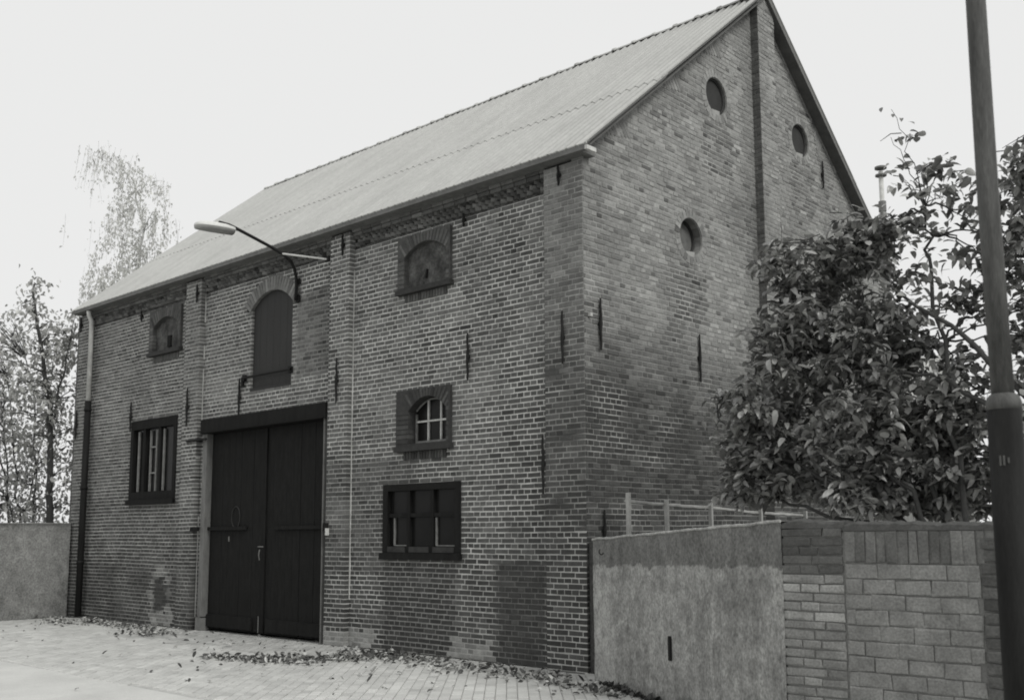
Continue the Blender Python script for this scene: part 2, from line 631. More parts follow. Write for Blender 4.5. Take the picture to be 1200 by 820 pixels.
# flue: a flat pier up the middle of the gable that ends as the chimney
FLX = 0.13
lay((FLX, 0, 0), (0, 1, 0), (1, 0, 0), lambda z: (3.985, 4.455), 0, 10.5, lambda z: [], g_tone, g_mort, reveal=0.004, shift=3.985)
fl_t = lambda u, z: max(0.03, 0.12 + random.gauss(0, 0.02))  # flue sides toned darker than its upper front, shade in the colour
fl_m = lambda u, z: 0.15
lay((0, 3.985, 0), (1, 0, 0), (0, -1, 0), lambda z: (-0.10 if z > 9.55 else 0.0, FLX - 0.008), 0, 10.5, lambda z: [], fl_t, fl_m, reveal=0.004)
lay((0, 4.455, 0), (-1, 0, 0), (0, 1, 0), lambda z: (-FLX + 0.008, 0.10 if z > 9.55 else 0.0), 0, 10.5, lambda z: [], fl_t, fl_m, reveal=0.004)

# the 300 bricks that show largest stand as single pieces, the rest is one mass
def score(c):
    O, U, N, a_, b_, za, zb, pr, bk, tn, whole, par = c
    p = O + U * ((a_ + b_) / 2) + Vector((0, 0, (za + zb) / 2))
    if not whole:
        return 0
    x, y, z = proj(p)
    if not (0 < x < 1195 and 0 < y < 815):
        return 0
    d = (CAM - p)
    cosn = d.dot(N) / d.length
    if cosn < 0.05:
        return 0
    if N.x > 0.5 and (p.z < 1.75 or p.y > 2.0):
        return 0
    return (b_ - a_) * cosn / z ** 2


cand.sort(key=score, reverse=True)
BT = [0.05, 0.07, 0.09, 0.11, 0.14, 0.18, 0.24]
bm_cache = {}
brk = MB()


def brick_geo(mb, O, U, N, a_, b_, za, zb, pr, bk, tn, jit=True):
    c = 0.004
    j = (lambda: random.gauss(0, 0.0016)) if jit else (lambda: 0)
    Z = Vector((0, 0, 1))
    outer = [O + U * (u + j()) + Z * (z + j()) for u, z in ((a_, za), (b_, za), (b_, zb), (a_, zb))]
    bk_ = [p - N * bk for p in outer]
    fr = [p + N * (pr - c * 0.6) for p in outer]
    cen = O + U * ((a_ + b_) / 2) + Z * ((za + zb) / 2)
    tip = []
    for p in outer:
        q = p - cen
        tip.append(p - U * (c * (1 if q.dot(U) > 0 else -1)) - Z * (c * (1 if q.z > 0 else -1)) + N * pr)
    vs = [tuple(v) for v in bk_ + fr + tip]
    fs = [(8, 9, 10, 11)]
    for k in range(4):
        k2 = (k + 1) % 4
        fs += [(k, k2, 4 + k2, 4 + k), (4 + k, 4 + k2, 8 + k2, 8 + k)]
    n = (tip[1] - tip[0]).cross(tip[2] - tip[0])
    if n.dot(N) < 0:
        fs = [tuple(reversed(f)) for f in fs]
    mb.add(vs, fs, tn)


for n_, c in enumerate(cand):
    O, U, N, a_, b_, za, zb, pr, bk, tn, whole, par = c
    if n_ < 300:
        ti = min(range(len(BT)), key=lambda i: abs(BT[i] - tn))
        key = (par, ti)
        if key not in bm_cache:
            q = MB()
            L2 = (STR / (1 if par == 0 else 2) - 0.013) / 2
            brick_geo(q, Vector((0, 0, 0)), Vector((1, 0, 0)), Vector((0, -1, 0)), -L2, L2, -0.0245, 0.0245, 0.006, 0.018, BT[ti])
            bm_cache[key] = q.mesh("brick", M_BRICK)
        p = O + U * ((a_ + b_) / 2) + Vector((0, 0, (za + zb) / 2)) + N * (pr - 0.006)
        rz = math.pi / 2 if N.x > 0.5 else 0
        inst("brick", bm_cache[key], wh, p, (random.gauss(0, .008), random.gauss(0, .008), rz + random.gauss(0, .008)),
             (1 + random.gauss(0, 0.015), 1, 1 + random.gauss(0, 0.03)))
    else:
        brick_geo(brk, O, U, N, a_, b_, za, zb, pr, bk, tn)
brk.build("brickwork", M_BRICK, wh, kind="stuff")
mort.build("mortar_bed", M_MORTAR, wh)

# solid inside of the walls, so that nothing shows through
b = MB()
b.box(-13.0, -0.17, 0.45, 0.50, 0, 5.85)
b.box(-0.25, -0.20, 0.5, DEPTH, 0, 5.85)
b.add([(-0.2, 0.2, 5.8), (-0.2, DEPTH - .2, 5.8), (-0.2, DEPTH / 2, RIDGE - 0.1)], [(0, 1, 2)])
b.box(-13.0, -12.95, 0.0, DEPTH, 0, 5.85)
b.add([(-12.96, 0.1, 5.84), (-12.96, DEPTH - .1, 5.84), (-12.96, DEPTH / 2, RIDGE - 0.1)], [(0, 2, 1)])
b.box(-13.0, 0.0, DEPTH - 0.25, DEPTH, 0, 5.85)
b.build("wall_core", M_MORTAR, wh)

# pale mortar fillets in the inner corners beside the piers
for x in (-8.354, -4.314):
    b = MB()
    z = 0.2
    while z < 5.55:
        h_ = random.uniform(0.15, 0.5)
        if random.random() < 0.85 and not (x < -8 and 1.5 < z < 3.2 and random.random() < 0.4):
            b.box(x, x + 0.012 + random.uniform(-.004, .006), PANEL_Y - 0.016, PANEL_Y + 0.01, z, min(z + h_, 5.56), random.uniform(0.4, 0.62))
        z += h_
    b.build("corner_fillet", M_MORTAR, wh, kind="stuff")

# radial bricks round the openings
b = MB()
for y0, z0, r_ in OCU:
    n = 26
    for k in range(n):
        a_ = 2 * math.pi * (k + .5) / n
        er = Vector((0, math.cos(a_), math.sin(a_)))
        et = Vector((0, -math.sin(a_), math.cos(a_)))
        hw = math.pi * (r_ + 0.055) / n - 0.005
        c = Vector((-0.09 + 0.009, y0, z0)) + er * (r_ + 0.055)
        b.obox(c, (0.09, 0, 0), er * 0.055, et * hw, max(0.04, g_tone(y0, z0 + .3) * 0.95))
# arch over the loft door, springing on the jambs
xc, hw, zs, rise = -6.375, 0.57, 5.08, 0.25
Rr = (hw * hw + rise * rise) / (2 * rise)
th = math.asin(min(1, hw / Rr))
zc = zs + rise - Rr
n = 21
for k in range(n):
    a_ = -th * 1.06 + 2.12 * th * (k + .5) / n
    er = Vector((math.sin(a_), 0, math.cos(a_)))
    et = Vector((math.cos(a_), 0, -math.sin(a_)))
    c = Vector((xc, PANEL_Y + 0.07, zc)) + er * (Rr + 0.105)
    b.obox(c, (0, 0.092, 0), er * 0.105, et * (th * 1.06 * (Rr + 0.1) / n - 0.006), max(0.06, 0.19 + random.gauss(0, 0.03)))
b.build("arch_bricks", M_BRICK, wh, kind="stuff")
b = MB()
n = 40
for y0, z0, r_ in OCU:
    vs = []
    for k in range(n):
        a_ = 2 * math.pi * k / n
        for x, q in ((-0.002, r_ + 0.062), (-0.30, r_ + 0.062)):
            vs.append((x, y0 + q * math.cos(a_), z0 + q * math.sin(a_)))
    b.add(vs, [(2 * k, 2 * ((k + 1) % n), 2 * ((k + 1) % n) + 1, 2 * k + 1) for k in range(n)], 0.07)  # reveal toned dark for the shade inside the opening
    vs = []
    for k in range(n):
        a_ = 2 * math.pi * k / n
        for q in (r_ - 0.01, r_ + 0.115):
            vs.append((-0.004, y0 + q * math.cos(a_), z0 + q * math.sin(a_)))
    b.add(vs, [(2 * k, 2 * k + 1, 2 * ((k + 1) % n) + 1, 2 * ((k + 1) % n)) for k in range(n)], 0.24)
vs, fs = [], []
for k in range(n + 1):
    a_ = -th * 1.06 + 2.12 * th * k / n
    for q in (-0.004, 0.222):
        vs.append((xc + (Rr + q) * math.sin(a_), PANEL_Y - 0.008, zc + (Rr + q) * math.cos(a_)))
b.add(vs, [(2 * k, 2 * k + 2, 2 * k + 3, 2 * k + 1) for k in range(n)], 0.22)
b.build("arch_mortar", M_MORTAR, wh)

# round windows
for y0, z0, r_ in OCU:
    ring = MB()
    pts = [(-0.13 if z0 < 6 else -0.05, y0 + (r_ - 0.015) * math.cos(2 * math.pi * k / 28), z0 + (r_ - 0.015) * math.sin(2 * math.pi * k / 28)) for k in range(29)]
    ring.tube(pts, 0.022, 6, caps=False)
    fr = ring.build("round_window", mat("round_window_board", base=0.034, rough=0.8), wh)
    d = MB()
    low = z0 < 6
    d.add([(-0.14 if low else -0.055, y0 + r_ * 1.1 * math.cos(2 * math.pi * k / 28), z0 + r_ * 1.1 * math.sin(2 * math.pi * k / 28)) for k in range(28)], [tuple(range(28))], 0.1)
    d.build("pane", mat("blocked_round_window", base=0.13, rough=0.9, amt=0.4, scale=7) if low else mat("round_window_board", base=0.034, rough=0.8), fr)
    s = MB()      # lump of mortar and dirt on the lower reveal
    s.obox((-0.03, y0 - 0.02, z0 - r_ + 0.03), (0.03, 0, 0), (0, 0.10, 0.01), (0, 0, 0.035), 0.33)
    s.build("sill", M_MORTAR, fr)


# arched surrounds of the small windows
def surround(name, x0, x1, z0, z1, ox0, ox1, oz0, spring, crown, TB=0.075):
    yf, yb = PANEL_Y - 0.05, PANEL_Y + 0.16
    fr = MB()
    n = 16

    def top(x):
        q = (x - (ox0 + ox1) / 2) / ((ox1 - ox0) / 2)
        return spring + (crown - spring) * max(0, 1 - q * q)

    def quad(p, q, r_, s):
        fr.add([p, q, r_, s], [(0, 1, 2, 3)], TB)

    quad((x0, yf, z0), (ox0, yf, z0), (ox0, yf, z1), (x0, yf, z1))
    quad((ox1, yf, z0), (x1, yf, z0), (x1, yf, z1), (ox1, yf, z1))
    quad((ox0, yf, z0), (ox1, yf, z0), (ox1, yf, oz0), (ox0, yf, oz0))
    quad((ox0, yf, oz0), (ox1, yf, oz0), (ox1, yb, oz0 + .01), (ox0, yb, oz0 + .01))
    for k in range(n):
        xa, xb = ox0 + (ox1 - ox0) * k / n, ox0 + (ox1 - ox0) * (k + 1) / n
        quad((xa, yf, top(xa)), (xb, yf, top(xb)), (xb, yf, z1), (xa, yf, z1))
        quad((xa, yf, top(xa)), (xa, yb, top(xa)), (xb, yb, top(xb)), (xb, yf, top(xb)))
    for x, s in ((ox0, 1), (ox1, -1)):
        quad((x, yf, oz0), (x, yb, oz0), (x, yb, spring), (x, yf, spring))
    for x in (x0, x1):
        quad((x, yf, z0), (x, yb, z0), (x, yb, z1), (x, yf, z1))
    quad((x0, yf, z1), (x1, yf, z1), (x1, yb, z1), (x0, yb, z1))
    quad((x0, yf, z0), (x1, yf, z0), (x1, yb, z0), (x0, yb, z0))
    par = fr.build(name, M_TARBRICK, wh)
    # jamb bricks, voussoirs and rowlock sill stand a little proud of the tarred face
    q = MB()
    z = oz0 + 0.01
    while z < spring - 0.03:
        for xa, xb, in_ in ((x0 + 0.015, ox0 + 0.005, 1), (ox1 - 0.005, x1 - 0.015, 0)):
            q.box(xa + random.uniform(0, .01), xb - random.uniform(0, .006), yf - 0.006, yf + 0.1, z, z + 0.047, max(0.02, TB * 1.15 + random.gauss(0, .018)))
        z += CRS
    n = 15
    for k in range(n):
        x = ox0 + (ox1 - ox0) * (k + .5) / n
        sl = -2 * (crown - spring) * ((x - (ox0 + ox1) / 2) / ((ox1 - ox0) / 2)) / ((ox1 - ox0) / 2)
        er = Vector((-sl, 0, 1)).normalized()
        et = Vector((er.z, 0, -er.x))
        L = min(0.1, (z1 - 0.012 - top(x)) / 2 / max(er.z, 0.3))
        if er.x > 0.05:
            L = min(L, max(0.02, (x1 - 0.03 - x) / 2 / er.x))
        if er.x < -0.05:
            L = min(L, max(0.02, (x - x0 - 0.03) / 2 / -er.x))
        q.obox(Vector((x, yf + 0.045, top(x))) + er * (L + 0.004), (0, 0.05, 0), er * L, et * 0.019, max(0.02, TB * 1.15 + random.gauss(0, .022)))
    q.build("surround_bricks", M_TARBRICK, par, kind="stuff")
    q = MB()
    q.box(x0 - 0.01, x1 + 0.03, yf - 0.035, yf + 0.05, z0 - 0.03, z0 + 0.035, 0.035)
    q.build("sill", M_TARBRICK, par)
    q = MB()
    x = x0 + 0.12
    while x < x1 - 0.12:
        q.box(x, x + 0.044, PANEL_Y - 0.018, PANEL_Y + 0.05, z0 - 0.135, z0 - 0.034, max(0.04, TB * 1.4 + random.gauss(0, .02)))
        x += 0.056
    q.build("rowlock_bricks", M_BRICK, par, kind="stuff")
    return par


for nm, x0, x1, z0, z1, hole in (("blind_window", -3.31, -2.27, 4.76, 5.53, False), ("blind_window", -10.2, -9.1, 4.73, 5.53, True)):
    o = surround(nm, x0, x1, z0, z1, x0 + 0.14, x1 - 0.07, z0 + 0.05, z0 + 0.48, z0 + 0.64)
    q = MB()
    a_, b_, zb = x0 + 0.13, x1 - 0.06, z0 + 0.03
    vs, ts, fs = [], [], []
    NX, NZ = 18, 14
    for i in range(NX + 1):
        for k in range(NZ + 1):
            x, z = a_ + (b_ - a_) * i / NX, zb + 0.64 * k / NZ
            vs.append((x, PANEL_Y + 0.022 + 0.014 * nz(x * 9, z * 9), z))
            ts.append(0.075 + 0.06 * nz(x * 5, z * 5, 3) + 0.05 * nz(x * 14, z * 14, 3))
    for i in range(NX):
        for k in range(NZ):
            p = i * (NZ + 1) + k
            fs.append((p, p + NZ + 1, p + NZ + 2, p + 1))
    q.add(vs, fs, ts)
    q.build("infill", M_RENDER, o)
    if hole:
        q = MB()
        q.box(-9.62, -9.50, PANEL_Y - 0.005, PANEL_Y + 0.03, z0 + 0.10, z0 + 0.30)
        q.build("vent_hole", M_TAR, o)
    else:
        q = MB()
        q.obox((-2.78, PANEL_Y + 0.015, z0 + 0.21), (0.012, 0, 0.06), (0, 0.02, 0), (0.012, 0, -0.004))
        q.build("vent_hole", M_TAR, o)

mw = surround("arched_window", -3.31, -2.26, 2.63, 3.42, -3.06, -2.32, 2.70, 3.13, 3.31, 0.042)
q = MB()
yy = PANEL_Y + 0.075
q.box(-3.05, -2.33, yy + 0.02, yy + 0.028, 2.70, 3.31)
q.build("pane", M_GLASS, mw)


def atop(x):
    q_ = (x + 2.69) / 0.37
    return 3.13 + 0.17 * max(0, 1 - q_ * q_)


for x in (-2.80, -2.555):
    q = MB()
    q.box(x - 0.012, x + 0.012, yy - 0.004, yy + 0.02, 2.72, atop(x) - 0.02)
    q.build("glazing_bar", M_PALE, mw)
q = MB()
q.box(-3.03, -2.34, yy - 0.006, yy + 0.018, 2.985, 3.008)
q.build("cross_bar", M_PALE, mw)
q = MB()
q.box(-3.045, -3.02, yy - 0.008, yy + 0.016, 2.71, 3.10)
q.box(-3.02, -2.34, yy - 0.008, yy + 0.016, 2.715, 2.74)
q.tube([(x, yy, atop(x) - 0.012) for x in [-3.03 + 0.68 * k / 14 for k in range(15)]], 0.012, 6)
q.build("frame", M_BEAD, mw)

# low timber window with three lights
lw = MB()
x0, x1, z0, z1 = -3.60, -2.09, 1.22, 2.18
yf = PANEL_Y - 0.02
lw.box(x0, x0 + 0.10, yf, yf + 0.12, z0, z1)
lw.box(x1 - 0.10, x1, yf, yf + 0.12, z0, z1)
lw.box(x0 + 0.10, x1 - 0.10, yf, yf + 0.12, z1 - 0.09, z1)
lw.box(x0 + 0.10, x1 - 0.10, yf, yf + 0.12, z0, z0 + 0.14)
lw.box(x0 - 0.01, x1 + 0.03, yf - 0.05, yf - 0.002, z0 - 0.03, z0 + 0.055)
lwo = lw.build("timber_window", M_TAR, wh)
for x in (-3.09, -2.63):
    q = MB()
    q.box(x - 0.03, x + 0.03, yf + 0.012, yf + 0.10, z0 + 0.14, z1 - 0.09)
    q.build("mullion", M_TAR, lwo)
q = MB()
q.box(x0 + 0.10, x1 - 0.10, yf + 0.02, yf + 0.09, 1.74, 1.79)
q.build("transom", M_TAR, lwo)
q = MB()
q.box(x0 + 0.10, x1 - 0.10, yf + 0.06, yf + 0.068, z0 + 0.14, z1 - 0.09)
q.build("pane", M_GLASS, lwo)
for x, w_, xe in ((-3.40, 0.02, -3.13), (-2.575, 0.02, -2.2)):
    q = MB()
    q.box(x, x + w_, yf + 0.03, yf + 0.055, z0 + 0.15, 1.73)
    q.box(x + w_, xe, yf + 0.03, yf + 0.055, z0 + 0.145, z0 + 0.158)
    q.build("edge_glint", M_BEAD, lwo)  # pale strips put in for reflections along the sash edges
for a_, b_ in ((-3.48, -3.13), (-3.05, -2.67), (-2.59, -2.2)):
    q = MB()
    q.box(a_, b_, yf - 0.012, yf + 0.02, z0 + 0.062, z0 + 0.135)
    q.build("bottom_rail", mat("worn_tarred_rail", base=0.032, rough=0.7, amt=0.5, scale=9), lwo)

# tall window on the left with pale bars
x0, x1, z0, z1 = -10.78, -9.15, 2.09, 3.58
tw = MB()
tw.box(x0, x0 + 0.10, yf, yf + 0.12, z0, z1)
tw.box(x1 - 0.10, x1, yf, yf + 0.12, z0, z1)
tw.box(x0 + 0.10, x1 - 0.10, yf, yf + 0.12, z1 - 0.16, z1)
tw.box(x0 + 0.10, x1 - 0.10, yf, yf + 0.12, z0, z0 + 0.20)
tw.box(x0 - 0.02, x1 + 0.03, yf - 0.05, yf - 0.002, z0 - 0.03, z0 + 0.06)
two = tw.build("timber_window", M_TAR, wh)
q = MB()
q.box(x0 + 0.10, x1 - 0.10, yf + 0.07, yf + 0.078, z0 + 0.20, z1 - 0.16)
q.build("pane", M_GLASS, two)
for x in (-10.30, -9.75):
    q = MB()
    q.box(x - 0.04, x + 0.04, yf + 0.015, yf + 0.10, z0 + 0.20, z1 - 0.16)
    q.build("mullion", M_TAR, two)
for x, w_ in ((-10.53, 0.034), (-10.10, 0.026), (-9.885, 0.026), (-9.63, 0.03)):
    q = MB()
    q.box(x - w_ / 2, x + w_ / 2, yf + 0.03, yf + 0.06, z0 + 0.21, z1 - 0.20)
    q.build("glazing_bar", M_BEAD, two)
for z in (2.62, 3.08):
    q = MB()
    q.box(-10.084, -9.902, yf + 0.03, yf + 0.06, z - 0.012, z + 0.012)
    q.build("cross_bar", M_BEAD, two)

# barn doors
lin = MB()
lin.box(-8.20, -4.80, -0.025, PANEL_Y + 0.1, 3.18, 3.41)
lin.box(-8.17, -4.83, -0.045, -0.0262, 3.185, 3.205)
lin.build("lintel", M_TAR, wh)
for a_, b_, side in ((-8.06, -6.465, 0), (-6.455, -4.86, 1)):
    fr = MB()
    fr.box(a_, b_, 0.16, 0.19, 0.03, 3.18)
    leaf = fr.build("barn_door", M_TAR, wh)
    n = 9
    for k in range(n):
        xa, xb = a_ + (b_ - a_) * k / n, a_ + (b_ - a_) * (k + 1) / n
        q = MB()
        e = random.uniform(-.004, .004)
        q.box(xa + 0.0015, xb - 0.0015, 0.13 + e * 0.6, 0.158, 0.04 + random.uniform(0, .02), 3.175)
        q.build("board", M_TAR, leaf)
    q = MB()
    q.box(a_ + (0.02 if side == 0 else 0.10), b_ - (0.28 if side == 0 else 0.02), 0.095, 0.128, 0.07, 0.26)
    q.build("kick_board", M_TAR, leaf)
    q = MB()
    if side == 0:
        q.box(-8.30, -6.95, 0.085, 0.118, 1.60, 1.655)
        q.box(-8.42, -8.2, -0.03, 0.02, 1.59, 1.66)
    else:
        q.box(-6.2, -4.72, 0.085, 0.118, 1.60, 1.655)
        q.box(-4.80, -4.70, -0.03, 0.1, 1.58, 1.68)
    q.build("strap_hinge", M_TAR, leaf)
q = MB()
q.box(-6.49, -6.44, 0.105, 0.126, 0.05, 3.15)
q.build("meeting_batten", M_TAR, wh)
q = MB()
q.box(-6.56, -6.42, 0.062, 0.074, 1.335, 1.352)
q.tube([(-6.5, 0.06, 1.30), (-6.5, 0.045, 1.22), (-6.5, 0.06, 1.14)], 0.008, 6)
q.box(-6.51, -6.50, 0.066, 0.074, 0.05, 0.30)
q.build("door_latch", mat("dull_latch", base=0.16, rough=0.7, amt=0.4), wh)
q = MB()
q.tube([(-7.29 + 0.12 * math.cos(2 * math.pi * k / 24), 0.122, 1.80 + 0.17 * math.sin(2 * math.pi * k / 24)) for k in range(25)], 0.006, 5, caps=False)
q.build("iron_ring", mat("rusty_ring", base=0.045, rough=0.8), wh)
q = MB()
q.box(-7.49, -7.46, 0.121, 0.128, 1.42, 1.50)
q.build("paper_scrap", mat("dull_latch"), wh)
q = MB()
q.box(-8.20, -8.07, 0.03, 0.16, 0.22, 3.175)
q.build("door_post", M_GREYPAINT, wh)
q = MB()
q.box(-8.22, -8.05, 0.01, 0.16, 0.0, 0.20)
q.build("post_stone", mat("post_stone", base=0.16, rough=0.9, amt=0.3), wh)
q = MB()
q.tube([(-8.62, -0.03, 3.085), (-8.0, -0.03, 3.085)], 0.02, 6)
q.box(-8.3, -8.24, -0.03, 0.05, 3.05, 3.12)
q.build("door_hook", M_IRON, wh)
# chipped plaster plinth to the right of the doors
q = MB()
q.box(-4.86, -4.845, 0.0, 0.2, 0.0, 3.2, 0.16)
q.build("door_jamb", M_MORTAR, wh)

# loft door
fr = MB()
n = 6
lo = MB()
lo.box(-6.92, -5.83, 0.152, 0.165, 3.80, 5.33)
lofto = lo.build("loft_door", M_LOFT, wh)
for k in range(n):
    xa, xb = -6.925 + 1.10 * k / n, -6.925 + 1.10 * (k + 1) / n
    xm = (xa + xb) / 2
    q = MB()
    za, zb = [zc + math.sqrt(max(0.01, (Rr + 0.02) ** 2 - (x - xc) ** 2)) for x in (xa, xb)]
    q.add([(xa + .002, 0.125, 3.82), (xb - .002, 0.125, 3.82), (xb - .002, 0.125, zb), (xa + .002, 0.125, za),
           (xa + .002, 0.15, 3.82), (xb - .002, 0.15, 3.82), (xb - .002, 0.15, zb), (xa + .002, 0.15, za)],
          [(0, 1, 2, 3), (4, 7, 6, 5), (0, 4, 5, 1), (3, 2, 6, 7), (1, 5, 6, 2), (0, 3, 7, 4)])
    q.build("board", M_LOFT, lofto)
q = MB()
q.tube([(-7.10, PANEL_Y - 0.05, 4.005), (-5.77, PANEL_Y - 0.05, 4.005)], 0.02, 8)
for x in (-7.06, -5.80):
    q.box(x - 0.03, x + 0.03, PANEL_Y - 0.06, PANEL_Y + 0.01, 3.95, 4.05)
q.box(-7.10, -7.07, PANEL_Y - 0.07, PANEL_Y - 0.02, 3.86, 4.0)
q.build("safety_bar", M_IRON, lofto)
q = MB()
q.box(-6.93, -5.82, PANEL_Y - 0.01, 0.23, 3.775, 3.815)
q.build("threshold", M_LOFT, lofto)

# wall anchors
def anchor(p, h_, along_y=False):
    q = MB()
    n = 6
    d = Vector((0.028, 0, 0)) if along_y else Vector((0, -0.028, 0))
    off = (lambda i: 0.006 * math.sin(i * 2.1))
    side = Vector((0, 1, 0)) if along_y else Vector((1, 0, 0))
    q.tube([Vector(p) + d + side * off(i) + Vector((0, 0, h_ * i / n)) for i in range(n + 1)], [0.012, 0.016, 0.017, 0.024, 0.017, 0.016, 0.011], 6)
    q.obox(Vector(p) + d * 0.4 + Vector((0, 0, h_ * 0.5)), side * 0.022, d * 0.6, (0, 0, 0.02))
    q.build("wall_anchor", M_IRON, wh)


for x, za, zb, y in ((-1.95, 3.44, 4.04, PANEL_Y), (-0.29, 3.45, 4.07, 0), (-0.62, 1.97, 2.65, 0.02), (-4.54, 3.37, 4.02, 0), (-7.2, 3.39, 4.01, PANEL_Y),
                     (-8.65, 3.33, 3.99, 0), (-10.80, 3.40, 3.95, PANEL_Y), (-12.83, 3.39, 3.97, 0),
                     (-4.45, 5.50, 5.82, 0), (-8.45, 5.43, 5.74, 0), (-0.33, 5.58, 5.83, 0), (-2.03, 5.45, 5.63, PANEL_Y), (-10.55, 5.42, 5.62, PANEL_Y),
                     (-12.83, 5.5, 5.8, 0)):
    anchor((x, y - 0.005, za), zb - za)
for y, za, zb in ((0.28, 3.61, 4.22), (2.35, 3.45, 4.08), (4.62, 5.56, 6.34), (0.30, 1.30, 1.78), (6.1, 7.0, 7.45)):
    anchor((0.004, y, za), zb - za, True)
q = MB()
q.obox((-4.70, -0.022, 1.56), (0.022, 0, 0), (0, 0.02, 0), (0, 0, 0.05))
q.build("number_plate", M_PALE, wh)
q = MB()
q.obox((0.022, 0.10, 4.0), (0.02, 0, 0), (0, 0.02, 0), (0, 0, 0.02))
q.build("insulator", M_PALE, wh)

# eaves board and gutter
q = MB()
q.box(-12.99, 0.10, -0.09, 0.13, 5.868, 5.90)
q.build("eaves_board", M_GREYPAINT, wh)
q = MB()
q.box(-13.0, 0.17, -0.150, -0.138, 5.868, 5.932)
q.box(-13.0, 0.17, -0.138, -0.092, 5.868, 5.88)
gut = q.build("gutter", mat("weathered_gutter", base=0.15, rough=0.7, amt=0.3), wh)
q = MB()
q.tube([(-13.0, -0.148, 5.938), (0.2, -0.148, 5.938)], 0.010, 6)
q.build("rim", M_PALE, gut)
q = MB()
q.box(0.172, 0.21, -0.150, 0.02, 5.862, 5.912)
q.build("gutter_end", M_PALE, wh)
q = MB()
q.tube([(-12.36, -0.10, 5.86), (-12.36, -0.09, 5.76), (-12.36, -0.035, 5.66), (-12.36, -0.03, 4.1)], 0.045, 10)
q.build("drainpipe", M_PALE, wh, smooth=True, label="pale upper drainpipe")
q = MB()
q.tube([(-12.36, -0.03, 4.1), (-12.36, -0.03, 0.02)], 0.06, 10)
for z in (1.0, 2.4, 3.9):
    q.tube([(-12.36, -0.03, z), (-12.36, -0.03, z + 0.06)], 0.07, 10)
q.build("drainpipe", M_SLEEVE, wh, smooth=True, label="dark lower drainpipe")

# roof of corrugated sheets, two courses a side
EY, EZ, RY, RZ = -0.13, 5.895, DEPTH / 2, 9.47
SL = math.hypot(RY - EY, RZ - EZ)
sl_d = Vector((0, RY - EY, RZ - EZ)).normalized()
sl_n = Vector((0, -sl_d.z, sl_d.y))
WAVE, NW = 0.14506, 7
SW = WAVE * NW


def sheet_mesh(L):
    q = MB()
    per = 10
    nx = NW * per
    vs, fs, ts = [], [], []
    for lay_ in (0, -0.008):
        for s in (0, L):
            for i in range(nx + 1):
                x = (SW - 0.001) * i / nx
                vs.append((x, s, 0.027 * math.cos(2 * math.pi * i / per) + lay_))
                ts.append((0.42 if math.cos(2 * math.pi * i / per) > 0.3 else 0.29) + random.uniform(-.02, .02))  # crests paler than flanks and valleys: rib shading set in the tone
    m = nx + 1
    for i in range(nx):
        fs.append((i, i + 1, m + i + 1, m + i))
        fs.append((2 * m + i, 3 * m + i, 3 * m + i + 1, 2 * m + i + 1))
        fs.append((i, 2 * m + i, 2 * m + i + 1, i + 1))
        fs.append((m + i, m + i + 1, 3 * m + i + 1, 3 * m + i))
    fs.append((0, m, 3 * m, 2 * m))
    fs.append((nx, 2 * m + nx, 3 * m + nx, m + nx))
    q.add(vs, fs, ts)
    return q.mesh("roof_sheet", M_SHEET, smooth=False)


LOW = SL * 0.365
ms = [[sheet_mesh(LOW + 0.14) for _ in range(4)], [sheet_mesh(SL - LOW) for _ in range(4)]]
nsh = 13
XL = 0.20 - nsh * SW
for side in (0, 1):
    for i in range(nsh):
        for c in (0, 1):
            s = 0 if c == 0 else LOW
            d, nn = (sl_d, sl_n) if side == 0 else (Vector((0, -sl_d.y, sl_d.z)), Vector((0, -sl_n.y, sl_n.z)))
            e = Vector((0, EY if side == 0 else DEPTH - EY, EZ))
            x = XL + i * SW
            org = e + d * s + nn * (0.032 + (0.011 if c else 0) + random.uniform(0, .0015))
            if side == 0:
                mtx = Matrix((Vector((1, 0, 0)), d, nn)).transposed().to_4x4()
                mtx.translation = org + Vector((x, 0, 0))
            else:
                mtx = Matrix((Vector((-1, 0, 0)), d, nn)).transposed().to_4x4()
                mtx.translation = org + Vector((x + SW, 0, 0))
            o = bpy.data.objects.new("roof_sheet", random.choice(ms[c]))
            COL.objects.link(o)
            o.parent = wh
            o.matrix_world = mtx
